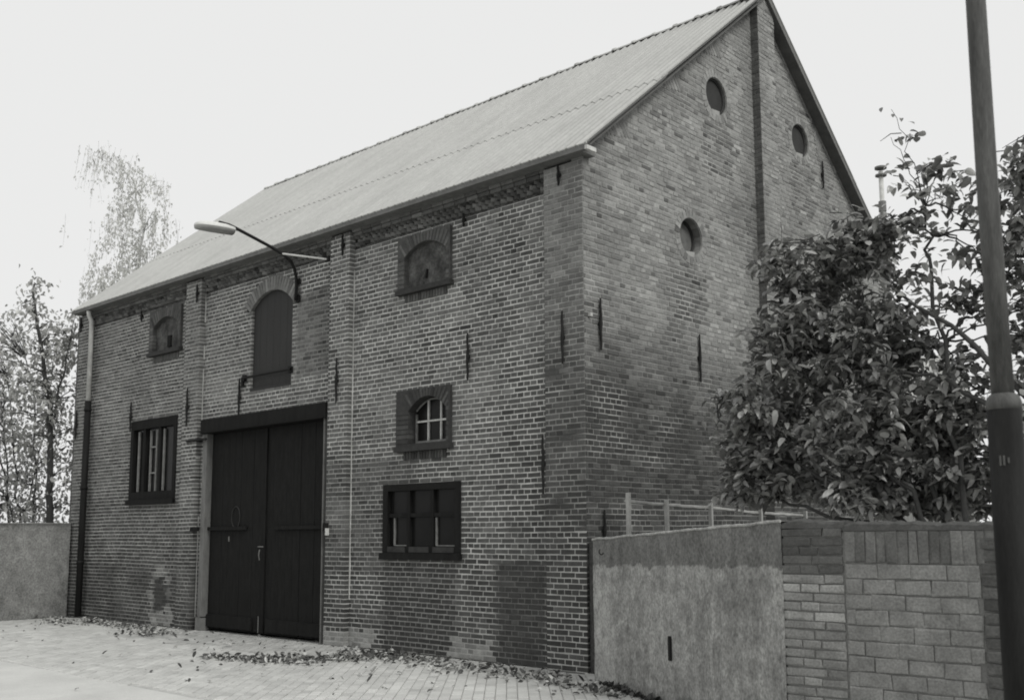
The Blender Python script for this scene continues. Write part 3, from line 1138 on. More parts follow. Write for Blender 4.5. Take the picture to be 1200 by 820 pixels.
# mortar fillet that closes the gable under the verge, and tumbled bricks along the slope
tb = MB()
for sg in (1, -1):
    q = MB()
    d = Vector((0, sl_d.y * sg, sl_d.z))
    nn = Vector((0, -d.z * sg, d.y * sg))
    e = Vector((0, EY if sg == 1 else DEPTH - EY, EZ))
    n = 40
    for k in range(n):
        a0 = 0.22 + (SL - 0.45) * k / n
        a1 = 0.22 + (SL - 0.45) * (k + 1) / n
        q.obox(e + d * ((a0 + a1) / 2) - nn * (0.022 + random.uniform(0, .006)) + Vector((-0.06, 0, 0)), (0.068 + random.uniform(-.003, .003), 0, 0), d * ((a1 - a0) / 2 + .001),
               nn * (0.032 + random.uniform(0, .01)), 0.24 + random.gauss(0, .05))
    for s0 in ((0.75, 2.3, 3.6) if sg == 1 else (1.0, 3.0)):
        for k in range(7):
            L = 0.05 + 0.036 * k if sg == 1 else 0.05 + 0.036 * (6 - k)
            c = e + d * (s0 + k * 0.062 if sg == 1 else s0 + k * 0.062) - nn * (0.065 + L / 2)
            tb.obox(c + Vector((0.004, 0, 0)), (0.0055, 0, 0), d * 0.0255, nn * (L / 2), max(0.08, 0.225 + random.gauss(0, 0.05)))
            q.obox(c + Vector((0.002, 0, 0)), (0.0045, 0, 0), d * 0.0309, nn * (L / 2 + 0.006), 0.21)
    q.build("verge_mortar", M_MORTAR, wh)
    q = MB()
    q.obox(e + d * (SL / 2 + 0.02) - nn * 0.010 + Vector((0.098, 0, 0)), (0.086, 0, 0), d * (SL / 2 - 0.06), nn * 0.007)
    q.build("verge_shade", mat("verge_shade", base=0.11, rough=0.8, amt=0.3), wh)  # dark strip added under the sheets for the verge's shaded underside
tb.build("tumbled_bricks", M_BRICK, wh, kind="stuff")
# ridge tiles
q = MB()
n = 9
vs, fs = [], []
prof = [(0, 0.10), (0.05, 0.10), (0.055, 0.082), (0.43, 0.078)]
for x, r_ in prof:
    for k in range(n + 1):
        a_ = math.pi * k / n
        vs.append((x, r_ * math.cos(a_) * 1.1, r_ * math.sin(a_) * 0.75 - 0.02))
for i in range(len(prof) - 1):
    for k in range(n):
        p = i * (n + 1) + k
        fs.append((p, p + 1, p + n + 2, p + n + 1))
fs.append(tuple(range(n + 1)))
fs.append(tuple(reversed(range(3 * (n + 1), 4 * (n + 1)))))
q.add(vs, fs)
rme = q.mesh("ridge_tile", M_RIDGE)
x = 0.19
while x > XL + 0.3:
    inst("ridge_tile", rme, wh, (x - 0.41, RY, RZ + 0.045 + random.gauss(0, .004)), (0, random.gauss(0, .008), random.gauss(0, .01)))
    x -= 0.41

# chimney top above the ridge
q = MB()
q.box(-0.13, FLX + 0.03, 3.95, 4.49, 10.5, 10.58, 0.2)
q.box(-0.095, -0.002, 3.995, 4.445, 9.2, 10.5, 0.12)
q.build("chimney_cap", M_MORTAR, wh)

# ------------------------------------------------------------------ street lamp on the wall
wl = thing("wall_lamp", "street lamp on a curved arm bracketed to the brick front above the loft door", "street lamp")
LX = -5.66
q = MB()
q.tube([(LX, 0.02, 5.05), (LX, 0.035, 5.25), (LX, 0.02, 5.42), (LX, -0.01, 5.53), (LX, -0.09, 5.64), (LX, -0.22, 5.715), (LX, -0.45, 5.785), (LX, -0.75, 5.865),
        (LX, -1.02, 5.935), (LX, -1.14, 5.96), (LX, -1.30, 5.965)], 0.024, 10)
q.build("arm", M_IRON, wl, smooth=True)
q = MB()
q.tube([(LX, -0.24, 5.715), (-4.86, 0.0, 5.53)], 0.014, 8)
q.build("brace", M_LAMPBODY, wl)
q = MB()
q.box(LX - 0.04, LX + 0.04, 0.05, 0.088, 5.02, 5.13)
q.box(LX - 0.04, LX + 0.04, 0.05, 0.088, 5.30, 5.38)
q.box(-4.90, -4.81, -0.008, 0.02, 5.49, 5.57)
q.build("wall_bracket", M_IRON, wl)
q = MB()
prof = [(-1.05, 0.04, 0.05), (-1.08, 0.085, 0.075), (-1.22, 0.125, 0.10), (-1.45, 0.125, 0.105), (-1.60, 0.10, 0.085), (-1.66, 0.05, 0.045)]
n = 12
vs, fs = [], []
for y, wx, hz in prof:
    for k in range(n + 1):
        a_ = math.pi * k / n
        vs.append((LX + wx * math.cos(a_), y, 5.885 + (y + 1.05) * 0.06 + hz * 0.78 * math.sin(a_) ** 0.7 if 0 < k < n else 5.885 + (y + 1.05) * 0.06))
for i in range(len(prof) - 1):
    for k in range(n):
        p = i * (n + 1) + k
        fs.append((p, p + n + 1, p + n + 2, p + 1))
fs.append(tuple(range(n + 1)))
fs.append(tuple(reversed(range((len(prof) - 1) * (n + 1), len(prof) * (n + 1)))))
q.add(vs, fs)
q.build("lamp_head", M_LAMPBODY, wl, smooth=True)
q = MB()
vs, fs = [], []
for y, wx, hz in prof[1:]:
    for k in range(n + 1):
        a_ = math.pi + math.pi * k / n
        vs.append((LX + wx * 0.97 * math.cos(a_), y, 5.883 + (y + 1.05) * 0.06 + 0.06 * math.sin(a_)))
m_ = len(prof) - 1
for i in range(m_ - 1):
    for k in range(n):
        p = i * (n + 1) + k
        fs.append((p, p + n + 1, p + n + 2, p + 1))
fs.append(tuple(range(n + 1)))
fs.append(tuple(reversed(range((m_ - 1) * (n + 1), m_ * (n + 1)))))
q.add(vs, fs)
q.build("lamp_cover", M_LENS, wl, smooth=True)

# ------------------------------------------------------------------ lamp post at the right edge
lp = thing("lamp_post", "tall dark steel lamp post with a thicker lower sleeve in front of the block wall", "lamp post")
PX, PY = 5.84, -4.17
q = MB()
q.tube([(PX, PY, 2.10), (PX - 0.01, PY, 3.0), (PX - 0.01, PY, 5.2), (PX - 0.01, PY, 7.0)], [0.049, 0.047, 0.040, 0.036], 20)
q.build("pole", M_STEEL, lp, smooth=True)
q = MB()
q.tube([(PX, PY, 0.0), (PX, PY, 2.06)], 0.073, 24)
q.build("sleeve", M_SLEEVE, lp, smooth=True)
q = MB()
q.tube([(PX, PY, 2.058), (PX, PY, 2.085), (PX, PY, 2.115), (PX, PY, 2.13)], [0.073, 0.077, 0.068, 0.05], 24)
q.build("collar", M_STEEL, lp, smooth=True)
q = MB()
dn = (CAM - Vector((PX, PY, 0)))
dn.z = 0
dn.normalize()
ds = Vector((-dn.y, dn.x, 0))
for k in (-0.028, -0.012, 0.006):
    a_ = dn + ds * (k / 0.073)
    a_.normalize()
    q.obox(Vector((PX, PY, 1.83)) + a_ * 0.0745, ds * 0.004, dn * 0.001, (0, 0, 0.022 if k < 0 else 0.012))
q.build("number_tag", mat("faded_tag", base=0.08, rough=0.7), lp)

# ------------------------------------------------------------------ garden walls
P0 = Vector((0.40, -0.37, 0))
E1 = Vector((3.575, -2.117, 0))
dW = (E1 - P0).normalized()
nW = Vector((dW.y, -dW.x, 0))                 # toward the street
LW = (E1 - P0).length + 0.012
pw = thing("rendered_wall", "grey cement rendered garden wall running from the warehouse corner to the brick pier", "wall")


def wtop(s):
    return 1.45 + 0.15 * s / LW + 0.012 * nz(s * 3, 1) + 0.006 * nz(s * 11, 2)


SCR = [((2.72, 0.98), (2.74, 0.30), .016), ((2.86, 0.86), (3.05, 0.70), .014), ((0.85, 0.42), (1.35, 0.12), .03), ((0.7, 0.66), (1.45, 0.60), .02),
       ((1.15, 1.18), (1.17, 0.98), .012), ((2.05, 1.2), (2.08, 0.95), .014), ((0.42, 0.55), (0.85, 0.70), .018), ((3.3, 0.9), (3.32, 0.5), .012)]


def wtone(s, z):
    t = 0.25 + 0.11 * nz(s * 1.2, z * 0.9, 3) + 0.045 * nz(s * 7, z * 1.6, 8) + 0.06 * nz(s * 9, z * 9, 2) + 0.05 * nz(s * 20, z * 14, 6)
    t += 0.05 * max(0, 1 - s / 1.2)
    if abs(s - 2.55 - 0.05 * nz(z * 3, 1)) < 0.022 and z < 0.95:
        t += 0.08
    for (sa, za), (sb, zb), w_ in SCR:
        q_ = min(1, max(0, ((s - sa) * (sb - sa) + (z - za) * (zb - za)) / ((sb - sa) ** 2 + (zb - za) ** 2)))
        dd = math.hypot(s - sa - q_ * (sb - sa), z - za - q_ * (zb - za)) + 0.012 * nz(s * 18, z * 18, 5)
        if dd < w_:
            t += 0.07 * (1 - dd / w_)
    t -= 0.10 * max(0, nz(s * 2.2, z * 2.2, 51) - 0.25) + 0.12 * max(0, nz(s * 8, z * 2.5, 52) - 0.3)
    band = wtop(s) - 0.27 - 0.06 * s / LW + 0.05 * nz(s * 4, 3) + 0.03 * nz(s * 14, 5)
    if z > band:
        t = 0.155 + 0.04 * nz(s * 2, z * 2, 1) + 0.035 * nz(s * 9, z * 6, 1)
    elif z > band - 0.1:
        t += 0.02
    return max(t, 0.05)


q = MB()
NS, NZ = 240, 110
vs, ts, fs = [], [], []
for i in range(NS + 1):
    s = LW * i / NS
    for k in range(NZ + 1):
        z = -0.05 + (wtop(s) + 0.05) * k / NZ
        p = P0 + dW * s + nW * (0.008 * nz(s * 1.5, z * 1.5, 2) + 0.003 * nz(s * 12, z * 12))
        vs.append((p.x, p.y, z))
        ts.append(wtone(s, z))
for i in range(NS):
    for k in range(NZ):
        p = i * (NZ + 1) + k
        fs.append((p, p + NZ + 1, p + NZ + 2, p + 1))
q.add(vs, fs, ts)
vs, fs = [], []
for i in range(NS + 1):
    s = LW * i / NS
    p = P0 + dW * s + nW * (0.008 * nz(s * 1.5, wtop(s) * 1.5, 2) + 0.003 * nz(s * 12, wtop(s) * 12))
    b_ = P0 + dW * s - nW * 0.20
    vs += [(p.x, p.y, wtop(s)), (b_.x, b_.y, wtop(s) + 0.012 * nz(s * 5, 9)), (b_.x, b_.y, -0.05)]
for i in range(NS):
    fs += [(3 * i, 3 * i + 3, 3 * i + 4, 3 * i + 1), (3 * i + 1, 3 * i + 4, 3 * i + 5, 3 * i + 2)]
q.add(vs, fs, 0.3)
a_, b_ = P0, P0 - nW * 0.20
q.add([(a_.x, a_.y, -0.05), (b_.x, b_.y, -0.05), (b_.x, b_.y, 1.45), (a_.x, a_.y, 1.45)], [(0, 3, 2, 1)], 0.13)
q.build("wall_body", M_RENDER, pw)
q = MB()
q.box(0.02, 0.40, 0.03, 0.15, -0.05, 1.42, 0.06)  # dark block added for the shade in the gap by the corner
q.build("gap_shade", M_RENDER, pw)
q = MB()
# bumpy pale lip of mortar along the top edge
pts = [P0 + dW * (LW * i / 60) + Vector((0, 0, wtop(LW * i / 60) + 0.002)) + nW * 0.004 for i in range(61)]
q.tube(pts, [0.011 + 0.006 * nz(i * 0.9, 4) for i in range(61)], 6, 0.34)
q.build("coping", M_RENDER, pw)
q = MB()
s = 1.80
c = P0 + dW * s + nW * 0.012
q.obox(Vector((c.x, c.y, 0.51)), dW * 0.018, nW * 0.012, (0, 0, 0.105))
q.build("wall_slot", M_IRON, pw)  # dark box set on the wall in place of an open slit
q = MB()
c = P0 + dW * 0.30 + nW * 0.01
q.tube([(c.x + nW.x * .02 + 0.03 * math.cos(a), c.y + nW.y * .02, 1.33 + 0.03 * math.sin(a)) for a in [k * math.pi / 6 + 2.2 for k in range(8)]], 0.006, 5, caps=False)
q.build("iron_hook", M_IRON, pw)

bwall = thing("block_wall", "low wall of grey blocks with a brick pier and upright top course beside the lamp post", "wall")
q = MB()
q.box(3.59, 4.06, E1.y + 0.012, E1.y + 0.24, -0.05, 1.52, 0.17)
q.box(4.06, 5.15, E1.y + 0.012, E1.y + 0.22, -0.05, 1.53, 0.17)
q.build("mortar_core", M_MORTAR, bwall)
cache = {}


def block(x0, x1, z0, z1, y, tone, name="block", dep=0.05):
    key = (round(x1 - x0, 3), round(z1 - z0, 3), round(tone, 2), random.randrange(3))
    if key not in cache:
        m_ = MB()
        hx, hz, c = (x1 - x0) / 2, (z1 - z0) / 2, 0.006
        j = lambda s_=0.0035: random.gauss(0, s_)
        bk = [(-hx, dep, -hz), (hx, dep, -hz), (hx, dep, hz), (-hx, dep, hz)]
        fr = [(x + j(), 0.004, z + j()) for x, y_, z in bk]
        tp = [(x - math.copysign(c + abs(j()), x), j(0.0012), z - math.copysign(c + abs(j()), z)) for x, y_, z in bk]
        fs = [(8, 9, 10, 11)]
        for k in range(4):
            k2 = (k + 1) % 4
            fs += [(k, k2, 4 + k2, 4 + k), (4 + k, 4 + k2, 8 + k2, 8 + k)]
        m_.add(bk + fr + tp, fs, tone)
        cache[key] = m_.mesh(name, M_CONC)
    return inst(name, cache[key], bwall, ((x0 + x1) / 2, y + random.gauss(0, .002), (z0 + z1) / 2), (random.gauss(0, .006), random.gauss(0, .008), random.gauss(0, .006)))


CB = 0.104
# pier of ordinary bricks
for k in range(int(1.56 / 0.065)):
    z = -0.01 + k * 0.065
    mossy = z > 1.18
    x = 3.577
    cuts = [0.145, 0.29, 0.478] if k % 2 else [0.24, 0.478]
    if k % 5 == 3:
        cuts = [0.33, 0.478]
    prev = 0
    for cu in cuts:
        t = random.choice((0.17, 0.19, 0.21, 0.23, 0.2))
        if mossy:
            t = random.choice((0.08, 0.11))
        if 0.85 < z < 1.12:
            t = random.choice((0.2, 0.24, 0.27, 0.3))
        block(x + prev + 0.004, x + cu - 0.004, z + 0.004 + random.uniform(-.002, .003), z + 0.059, E1.y, t, "brick")
        prev = cu
# courses of larger blocks
for k in range(13):
    z = 1.305 - (k + 1) * CB
    if z < -0.02:
        break
    off = (0.0, 0.11, 0.05, 0.17)[k % 4]
    x = 4.064 - off
    while x < 4.985:
        a_, b_ = max(x, 4.064), min(x + 0.236, 4.985)
        if b_ - a_ > 0.03:
            block(a_ + 0.0025, b_ - 0.0025, z + 0.003 + random.uniform(-.002, .002), z + CB - 0.003, E1.y, random.choice((0.195, 0.20, 0.205, 0.21)), "block")
        x += 0.236
# upright top course
x = 4.066
while x < 5.0:
    w_ = random.choice((0.07, 0.075, 0.08))
    block(x + 0.003, min(x + w_, 5.02) - 0.002, 1.312 + random.uniform(-.008, .004), 1.525, E1.y, random.choice((0.11, 0.13, 0.15, 0.165)), "upright_block")
    x += w_
# narrow end pier
for k in range(20):
    z = 0.0 + k * 0.078
    if z > 1.45:
        break
    block(4.995, 5.145, z + 0.004, z + 0.073, E1.y - 0.004, random.choice((0.07, 0.085, 0.1)), "brick")
q = MB()


def cope(xa, xb, z0, z1, ov):
    n = 48
    vs, fs = [], []
    for i in range(n + 1):
        x = xa + (xb - xa) * i / n
        e = 0.018 * nz(x * 5, z0 * 3) + 0.014 * nz(x * 17, 2)
        vs += [(x, E1.y - ov, z0), (x, E1.y - ov + 0.01, z1 - 0.02 + e), (x, E1.y + 0.09, z1 + e), (x, E1.y + 0.25, z1 - 0.02 + e), (x, E1.y + 0.25, z0)]
    for i in range(n):
        for k in range(4):
            p = 5 * i + k
            fs.append((p, p + 5, p + 6, p + 1))
        fs.append((5 * i, 5 * i + 4, 5 * i + 9, 5 * i + 5))
    fs += [(0, 1, 2, 3, 4), tuple(5 * n + k for k in (4, 3, 2, 1, 0))]
    q.add(vs, fs, 0.07)


cope(4.05, 5.16, 1.53, 1.585, 0.001)
cope(3.575, 4.062, 1.548, 1.605, 0.002)
q.build("coping", M_CONC, bwall)

lwall = thing("boundary_wall", "plain grey rendered wall closing the street beside the drainpipe end of the warehouse", "wall")
q = MB()
XW = -12.80
vs, ts, fs = [], [], []
NY, NZ = 50, 24
for i in range(NY + 1):
    y = -0.05 - 5.0 * i / NY
    for k in range(NZ + 1):
        z = -0.05 + 1.80 * k / NZ
        vs.append((XW + 0.006 * nz(y * 2, z * 2), y, z))
        t = 0.19 + 0.06 * nz(y * 1.2, z * 1.2, 5) + 0.05 * nz(y * 5, z * 5, 1)
        if z > 1.69:
            t = 0.11
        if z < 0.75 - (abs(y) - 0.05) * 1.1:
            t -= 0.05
        ts.append(max(t, 0.05))
for i in range(NY):
    for k in range(NZ):
        p = i * (NZ + 1) + k
        fs.append((p, p + 1, p + NZ + 2, p + NZ + 1))
q.add(vs, fs, ts)
q.box(XW - 0.2, XW - 0.008, -5.05, -0.05, -0.05, 1.74, 0.16)
q.build("wall_body", M_RENDER, lwall)
q = MB()
q.box(XW - 0.22, XW + 0.012, -5.05, -0.05, 1.751, 1.775, 0.2)
q.build("coping", M_RENDER, lwall)

# fence of concrete posts in the yard beside the gable
fe = thing("yard_fence", "pale post and rail fence behind the rendered wall along the gable", "fence")
FP = [(0.9, -0.40, 1.90), (0.9, 0.28, 1.87), (0.9, 1.15, 1.85), (0.9, 2.26, 1.80), (0.9, 3.4, 1.78)]
for i, (x, y, z) in enumerate(FP):
    q = MB()
    w_ = 0.018
    q.box(x - 0.02, x + 0.02, y - w_, y + w_, -0.05, z + 0.03 * (i == 0))
    q.build("post", mat("concrete_post", base=0.30, rough=0.85, amt=0.25), fe)
for i in range(len(FP) - 1):
    a_, b_ = Vector(FP[i]), Vector(FP[i + 1])
    q = MB()
    n = 8
    pts = [a_.lerp(b_, k / n) + Vector((-0.035, 0, -0.055 + random.uniform(-.005, .005))) for k in range(n + 1)]
    q.tube(pts, [0.016 + random.uniform(0, .005) for _ in pts], 6)
    q.build("rail", mat("split_rail", base=0.28, rough=0.85, amt=0.4), fe)


# ------------------------------------------------------------------ foliage
def leaf_geo(L, W_, fold=0.25, curl=0.3, tone=0.08):
    """pointed oval leaf along +Y, folded on its midrib and curled"""
    rows = [(0, 0.06), (0.18, 0.38), (0.45, 0.5), (0.75, 0.38), (1.0, 0.03)]
    vs, fs = [], []
    for t, w_ in rows:
        y = L * t
        z = -curl * L * t * t
        vs += [(-w_ * W_, y, z + fold * w_ * W_), (0, y, z), (w_ * W_, y, z + fold * w_ * W_)]
    for i in range(len(rows) - 1):
        p = 3 * i
        fs += [(p, p + 1, p + 4, p + 3), (p + 1, p + 2, p + 5, p + 4)]
    return vs, fs


def put_leaf(mb, geo, p, yaw, pitch, roll, sc, tone):
    m_ = Matrix.Rotation(yaw, 3, 'Z') @ Matrix.Rotation(pitch, 3, 'X') @ Matrix.Rotation(roll, 3, 'Y')
    vs, fs = geo
    mb.add([tuple(p + (m_ @ Vector(v)) * sc) for v in vs], fs, tone)


def ray_pt(px, py, depth):
    return CAM + (fw + rt * ((px - CX) / FPX) - up * ((py - CY) / FPX)) * depth


def limb(mb, pts, r0_, r1_, n=7, wob=0.04):
    """a limb through the points, resampled with a little wander"""
    pts = [Vector(p) for p in pts]
    out = []
    for i in range(len(pts) - 1):
        for k in range(4):
            t = k / 4
            p = pts[i].lerp(pts[i + 1], t)
            if i or k:
                p = p + Vector((random.gauss(0, wob), random.gauss(0, wob), random.gauss(0, wob))) * 0.5
            out.append(p)
    out.append(pts[-1])
    m_ = len(out)
    mb.tube(out, [r0_ + (r1_ - r0_) * i / (m_ - 1) for i in range(m_)], n)
    return out


# big broad-leaved shrub tree behind the walls on the right
bt = thing("broadleaf_tree", "bushy broad-leaved tree with large glossy leaves behind the garden walls", "tree")
tr = MB()
base = Vector((4.25, -0.75, -0.05))
twigs = []
stems = [
    [base, (4.2, -0.80, 1.5), (3.75, -0.72, 2.1), (3.1, -0.60, 2.8), (2.75, -0.45, 3.5)],
    [base + Vector((.1, .1, 0)), (4.3, -0.7, 1.5), (3.95, -0.6, 2.3), (3.6, -0.5, 3.2), (3.35, -0.35, 4.0)],
    [base + Vector((.2, .0, 0)), (4.45, -0.75, 1.6), (4.3, -0.6, 2.6), (4.15, -0.45, 3.6), (4.12, -0.35, 4.0), (4.08, -0.3, 4.3)],
    [base + Vector((-.1, 0, 0)), (4.05, -0.7, 1.5), (3.3, -0.6, 1.9), (2.5, -0.5, 2.3), (2.0, -0.4, 2.6)],
    [base + Vector((.3, .1, 0)), (4.9, -0.9, 1.6), (5.3, -0.8, 2.6), (5.1, -0.6, 3.4), (4.9, -0.5, 4.3)],
    [(5.15, -0.85, 2.2), (4.6, -0.8, 2.95), (4.1, -0.7, 3.35), (3.7, -0.5, 3.75)],
    [(5.2, -0.85, 2.1), (4.75, -0.8, 2.5), (4.2, -0.75, 2.75), (3.7, -0.7, 2.95)],
    [base + Vector((-.15, .05, 0)), (3.9, -0.7, 1.55), (3.0, -0.6, 1.75), (2.3, -0.4, 1.9)],
    [base + Vector((.25, -.1, 0)), (4.7, -0.95, 1.7), (4.95, -0.9, 2.5), (5.4, -0.8, 3.1)],
]
for st in stems:
    pts = limb(tr, st, 0.028, 0.008, 7, 0.05)
    twigs.append(pts)
geos = [leaf_geo(0.098, 0.054, f_, c_) for f_, c_ in ((0.25, 0.2), (0.5, 0.45), (0.15, 0.05), (0.4, 0.6))]
geos[1] = leaf_geo(0.08, 0.054, 0.5, 0.45)
geos[3] = leaf_geo(0.11, 0.045, 0.4, 0.6)
# clumps: pixel centre, radii in metres, depth, number, pale share
clumps = [(960, 320, .50, .36, 9.6, 330), (905, 300, .16, .16, 9.6, 45), (1000, 300, .35, .2, 9.3, 150), (1030, 275, .22, .2, 9.2, 90), (1000, 400, .80, .45, 9.2, 800), (925, 470, .50, .5, 9.5, 560), (1050, 500, .70, .5, 8.7, 800),
          (885, 530, .30, .36, 9.7, 260), (955, 555, .60, .25, 9.5, 420), (1110, 520, .38, .55, 8.5, 460), (1070, 580, .75, .16, 8.6, 420),
          (860, 480, .14, .3, 9.9, 40), (870, 570, .22, .15, 9.8, 110), (1090, 250, .42, .32, 9.0, 52), (1130, 305, .26, .22, 8.8, 40), (1088, 178, .34, .30, 9.0, 17), (1045, 150, .14, .2, 9.0, 3), (1140, 210, .2, .3, 8.9, 18), (1110, 380, .3, .3, 8.9, 34), (1060, 330, .26, .18, 9.1, 26),
          (1130, 430, .22, .22, 8.7, 110), (1150, 250, .2, .34, 8.8, 44), (1118, 215, .3, .26, 8.9, 30), (1145, 330, .2, .3, 8.7, 36), (1010, 262, .28, .16, 9.3, 110), (970, 290, .3, .16, 9.5, 60), (1195, 240, .22, .40, 8.4, 170), (1195, 320, .25, .3, 8.4, 100), (1192, 390, .2, .3, 8.4, 70),
          (1195, 190, .2, .25, 8.4, 110), (1230, 300, .25, .8, 8.4, 320), (1215, 480, .35, .5, 8.4, 260), (1180, 560, .35, .3, 8.4, 220), (1150, 370, .16, .2, 8.7, 14), (920, 380, .3, .3, 9.6, 160),
          (1065, 415, .3, .25, 9.0, 84), (850, 515, .14, .1, 9.9, 26), (940, 285, .3, .1, 9.6, 60)]
leaves = []
for cx_, cy_, rx, rz, dp, cnt in clumps:
    c0 = ray_pt(cx_, cy_, dp)
    nsub = max(3, cnt // 9)
    subs = []
    for _ in range(nsub):
        while True:
            v = Vector((random.uniform(-1, 1), random.uniform(-1, 1), random.uniform(-1, 1)))
            if v.length < 1:
                break
        subs.append((c0 + rt * (v.x * rx) + up * (v.y * rz) + fw * (v.z * 0.45), random.uniform(0, 6.28)))
    for k in range(int(cnt * (3.0 if cnt > 250 else 2.1))):
        sp, ya = random.choice(subs)
        # leaves sit alternately along a short drooping twig
        s_ = random.uniform(-0.14, 0.14)
        p = sp + Vector((math.cos(ya) * s_, math.sin(ya) * s_, -abs(s_) * 0.5)) + Vector([random.gauss(0, 0.035) for _ in range(3)])
        if p.z < 1.42 and p.y < -1.2:
            continue
        if p.x < 0.12:
            continue
        dfront = (p - CAM).dot(fw)
        leaves.append((dfront, p, random.uniform(0, 6.283), random.gauss(-0.15, 0.42), random.gauss(0, 0.42), random.uniform(0.6, 1.25),
                       max(0.06, random.gauss(0.20, 0.09)) + (0.25 if random.random() < 0.14 else 0), random.randrange(4)))  # some leaves paler, as glints put into their tone
    for sp, ya in (subs[::2] if cnt > 60 else subs[::4]):
        d_ = Vector((math.cos(ya), math.sin(ya), -0.35)) * (0.16 if cnt > 60 else 0.09)
        tr.tube([sp - d_, sp + Vector((0, 0, 0.03)), sp + d_], [0.005, 0.004, 0.002], 4)
    # small branches joining each clump to the nearest limb
    for _ in range(max(2, cnt // 90)):
        sp = random.choice(subs)[0]
        near = min((q_ for t_ in twigs for q_ in t_), key=lambda q_: (q_ - sp).length)
        if (near - sp).length < 1.6:
            limb(tr, [near, near.lerp(sp, 0.5) + Vector((0, 0, 0.06)), sp], 0.011 if cnt > 30 else 0.005, 0.004 if cnt > 30 else 0.002, 5, 0.03)
# leaves along the outer half of the limbs as well
for t_ in twigs:
    m_ = len(t_)
    for k in range(90):
        q_ = t_[random.randrange(m_ * 5 // 9, m_)] + Vector([random.gauss(0, 0.09) for _ in range(3)])
        if q_.z > 1.8:
            leaves.append(((q_ - CAM).dot(fw), q_, random.uniform(0, 6.283), random.gauss(-0.2, 0.5), random.gauss(0, 0.5), random.uniform(0.6, 1.1),
                           max(0.07, random.gauss(0.235, 0.09)), random.randrange(4)))
tr.build("trunk", M_BARK, bt, smooth=True)
vis = [l for l in leaves if 0 < proj(l[1])[0] < 1190]
vis.sort(key=lambda l: l[0])
single = set(id(l) for l in vis[:300])
LT = [0.12, 0.20, 0.29, 0.42]
lm = {}
crown = MB()
for l in leaves:
    dfront, p, ya, pi_, ro, sc, tn, gi = l
    if id(l) in single:
        ti = min(range(4), key=lambda i: abs(LT[i] - tn))
        if (gi, ti) not in lm:
            q = MB()
            q.add(*geos[gi], LT[ti])
            lm[(gi, ti)] = q.mesh("leaf", M_LEAF, True)
        m_ = Matrix.Rotation(ya, 3, 'Z') @ Matrix.Rotation(pi_, 3, 'X') @ Matrix.Rotation(ro, 3, 'Y')
        inst("leaf", lm[(gi, ti)], bt, p, m_.to_euler(), (sc, sc, sc))
    else:
        put_leaf(crown, geos[gi], p, ya, pi_, ro, sc, tn)
crown.build("crown", M_LEAF, bt, smooth=True, kind="stuff")

# slender trees behind the boundary wall on the left
sgeo = [leaf_geo(0.10, 0.06, 0.3, 0.3), leaf_geo(0.085, 0.05, 0.5, 0.5)]


def slender(name, label, foot, stems_, clumps_, dep, tone, leafsc=1.0, grp=None):
    t_ = thing(name, label, "tree", grp)
    tk = MB()
    tw_ = []
    for st, ra, rb in stems_:
        tw_.append(limb(tk, [ray_pt(x, y, dep) if len(q_) == 2 else Vector(q_) for q_ in st for x, y in [q_[:2]]], ra, rb, 6, 0.05))
    cr = MB()
    for cx_, cy_, rx, ry, cnt in clumps_:
        subs = []
        for _ in range(max(3, cnt // 16)):
            v = Vector((random.gauss(0, .5), random.gauss(0, .5), random.gauss(0, .5)))
            p = ray_pt(cx_ + v.x * rx, cy_ + v.y * ry, dep + v.z * 1.3)
            if p.x < -13.3:
                subs.append(p)
        for sp in subs:
            near = min((q_ for s_ in tw_ for q_ in s_), key=lambda q_: (q_ - sp).length + max(0, q_.z - sp.z))
            if (near - sp).length < 1.8:
                tk.tube([near, near.lerp(sp, .55) + Vector((0, 0, .08)), sp], [0.012, 0.008, 0.004], 4, caps=False)
        for _ in range(int(cnt * 0.95) if subs else 0):
            p = random.choice(subs) + Vector((random.gauss(0, .15), random.gauss(0, .15), random.gauss(0, .13)))
            if p.x > -13.12:
                continue
            put_leaf(cr, random.choice(sgeo), p, random.uniform(0, 6.28), random.gauss(-.5, .6), random.gauss(0, .6), leafsc * random.uniform(.6, 1.35),
                     max(0.05, random.gauss(tone, tone * 0.3)))
    tk.build("trunk", M_BARK, t_, smooth=True)
    cr.build("crown", M_SMALLLEAF, t_, kind="stuff")
    return t_


D1 = 20.6
slender("slender_tree", "slender tree with one bare dark trunk standing against the drainpipe end of the warehouse", None,
        [([(57, 640), (59, 560), (58, 470), (46, 400), (38, 340)], 0.075, 0.02), ([(58, 500), (75, 440), (82, 400)], 0.03, 0.01)],
        [(38, 355, 14, 40, 260), (46, 420, 40, 60, 800), (78, 420, 22, 60, 420), (72, 500, 30, 70, 620), (80, 570, 14, 50, 240), (45, 480, 45, 60, 560), (88, 380, 14, 30, 90)],
        D1, 0.40, 0.95)
D2 = 22.4
slender("thin_stemmed_tree", "shrubby tree of several thin leaning stems behind the boundary wall", None,
        [([(12, 640), (10, 560), (2, 480)], 0.03, 0.01), ([(22, 640), (18, 560), (8, 440)], 0.03, 0.01), ([(24, 640), (40, 560), (52, 500)], 0.028, 0.01),
         ([(36, 640), (44, 570), (40, 480), (30, 420)], 0.03, 0.01), ([(20, 640), (6, 560), (-12, 500)], 0.03, 0.01)],
        [(5, 410, 30, 60, 420), (-5, 480, 40, 60, 620), (18, 520, 40, 50, 700), (40, 540, 30, 40, 300), (10, 570, 50, 35, 520), (20, 600, 60, 24, 420), (-40, 450, 50, 90, 700)],
        D2, 0.38, 1.0)

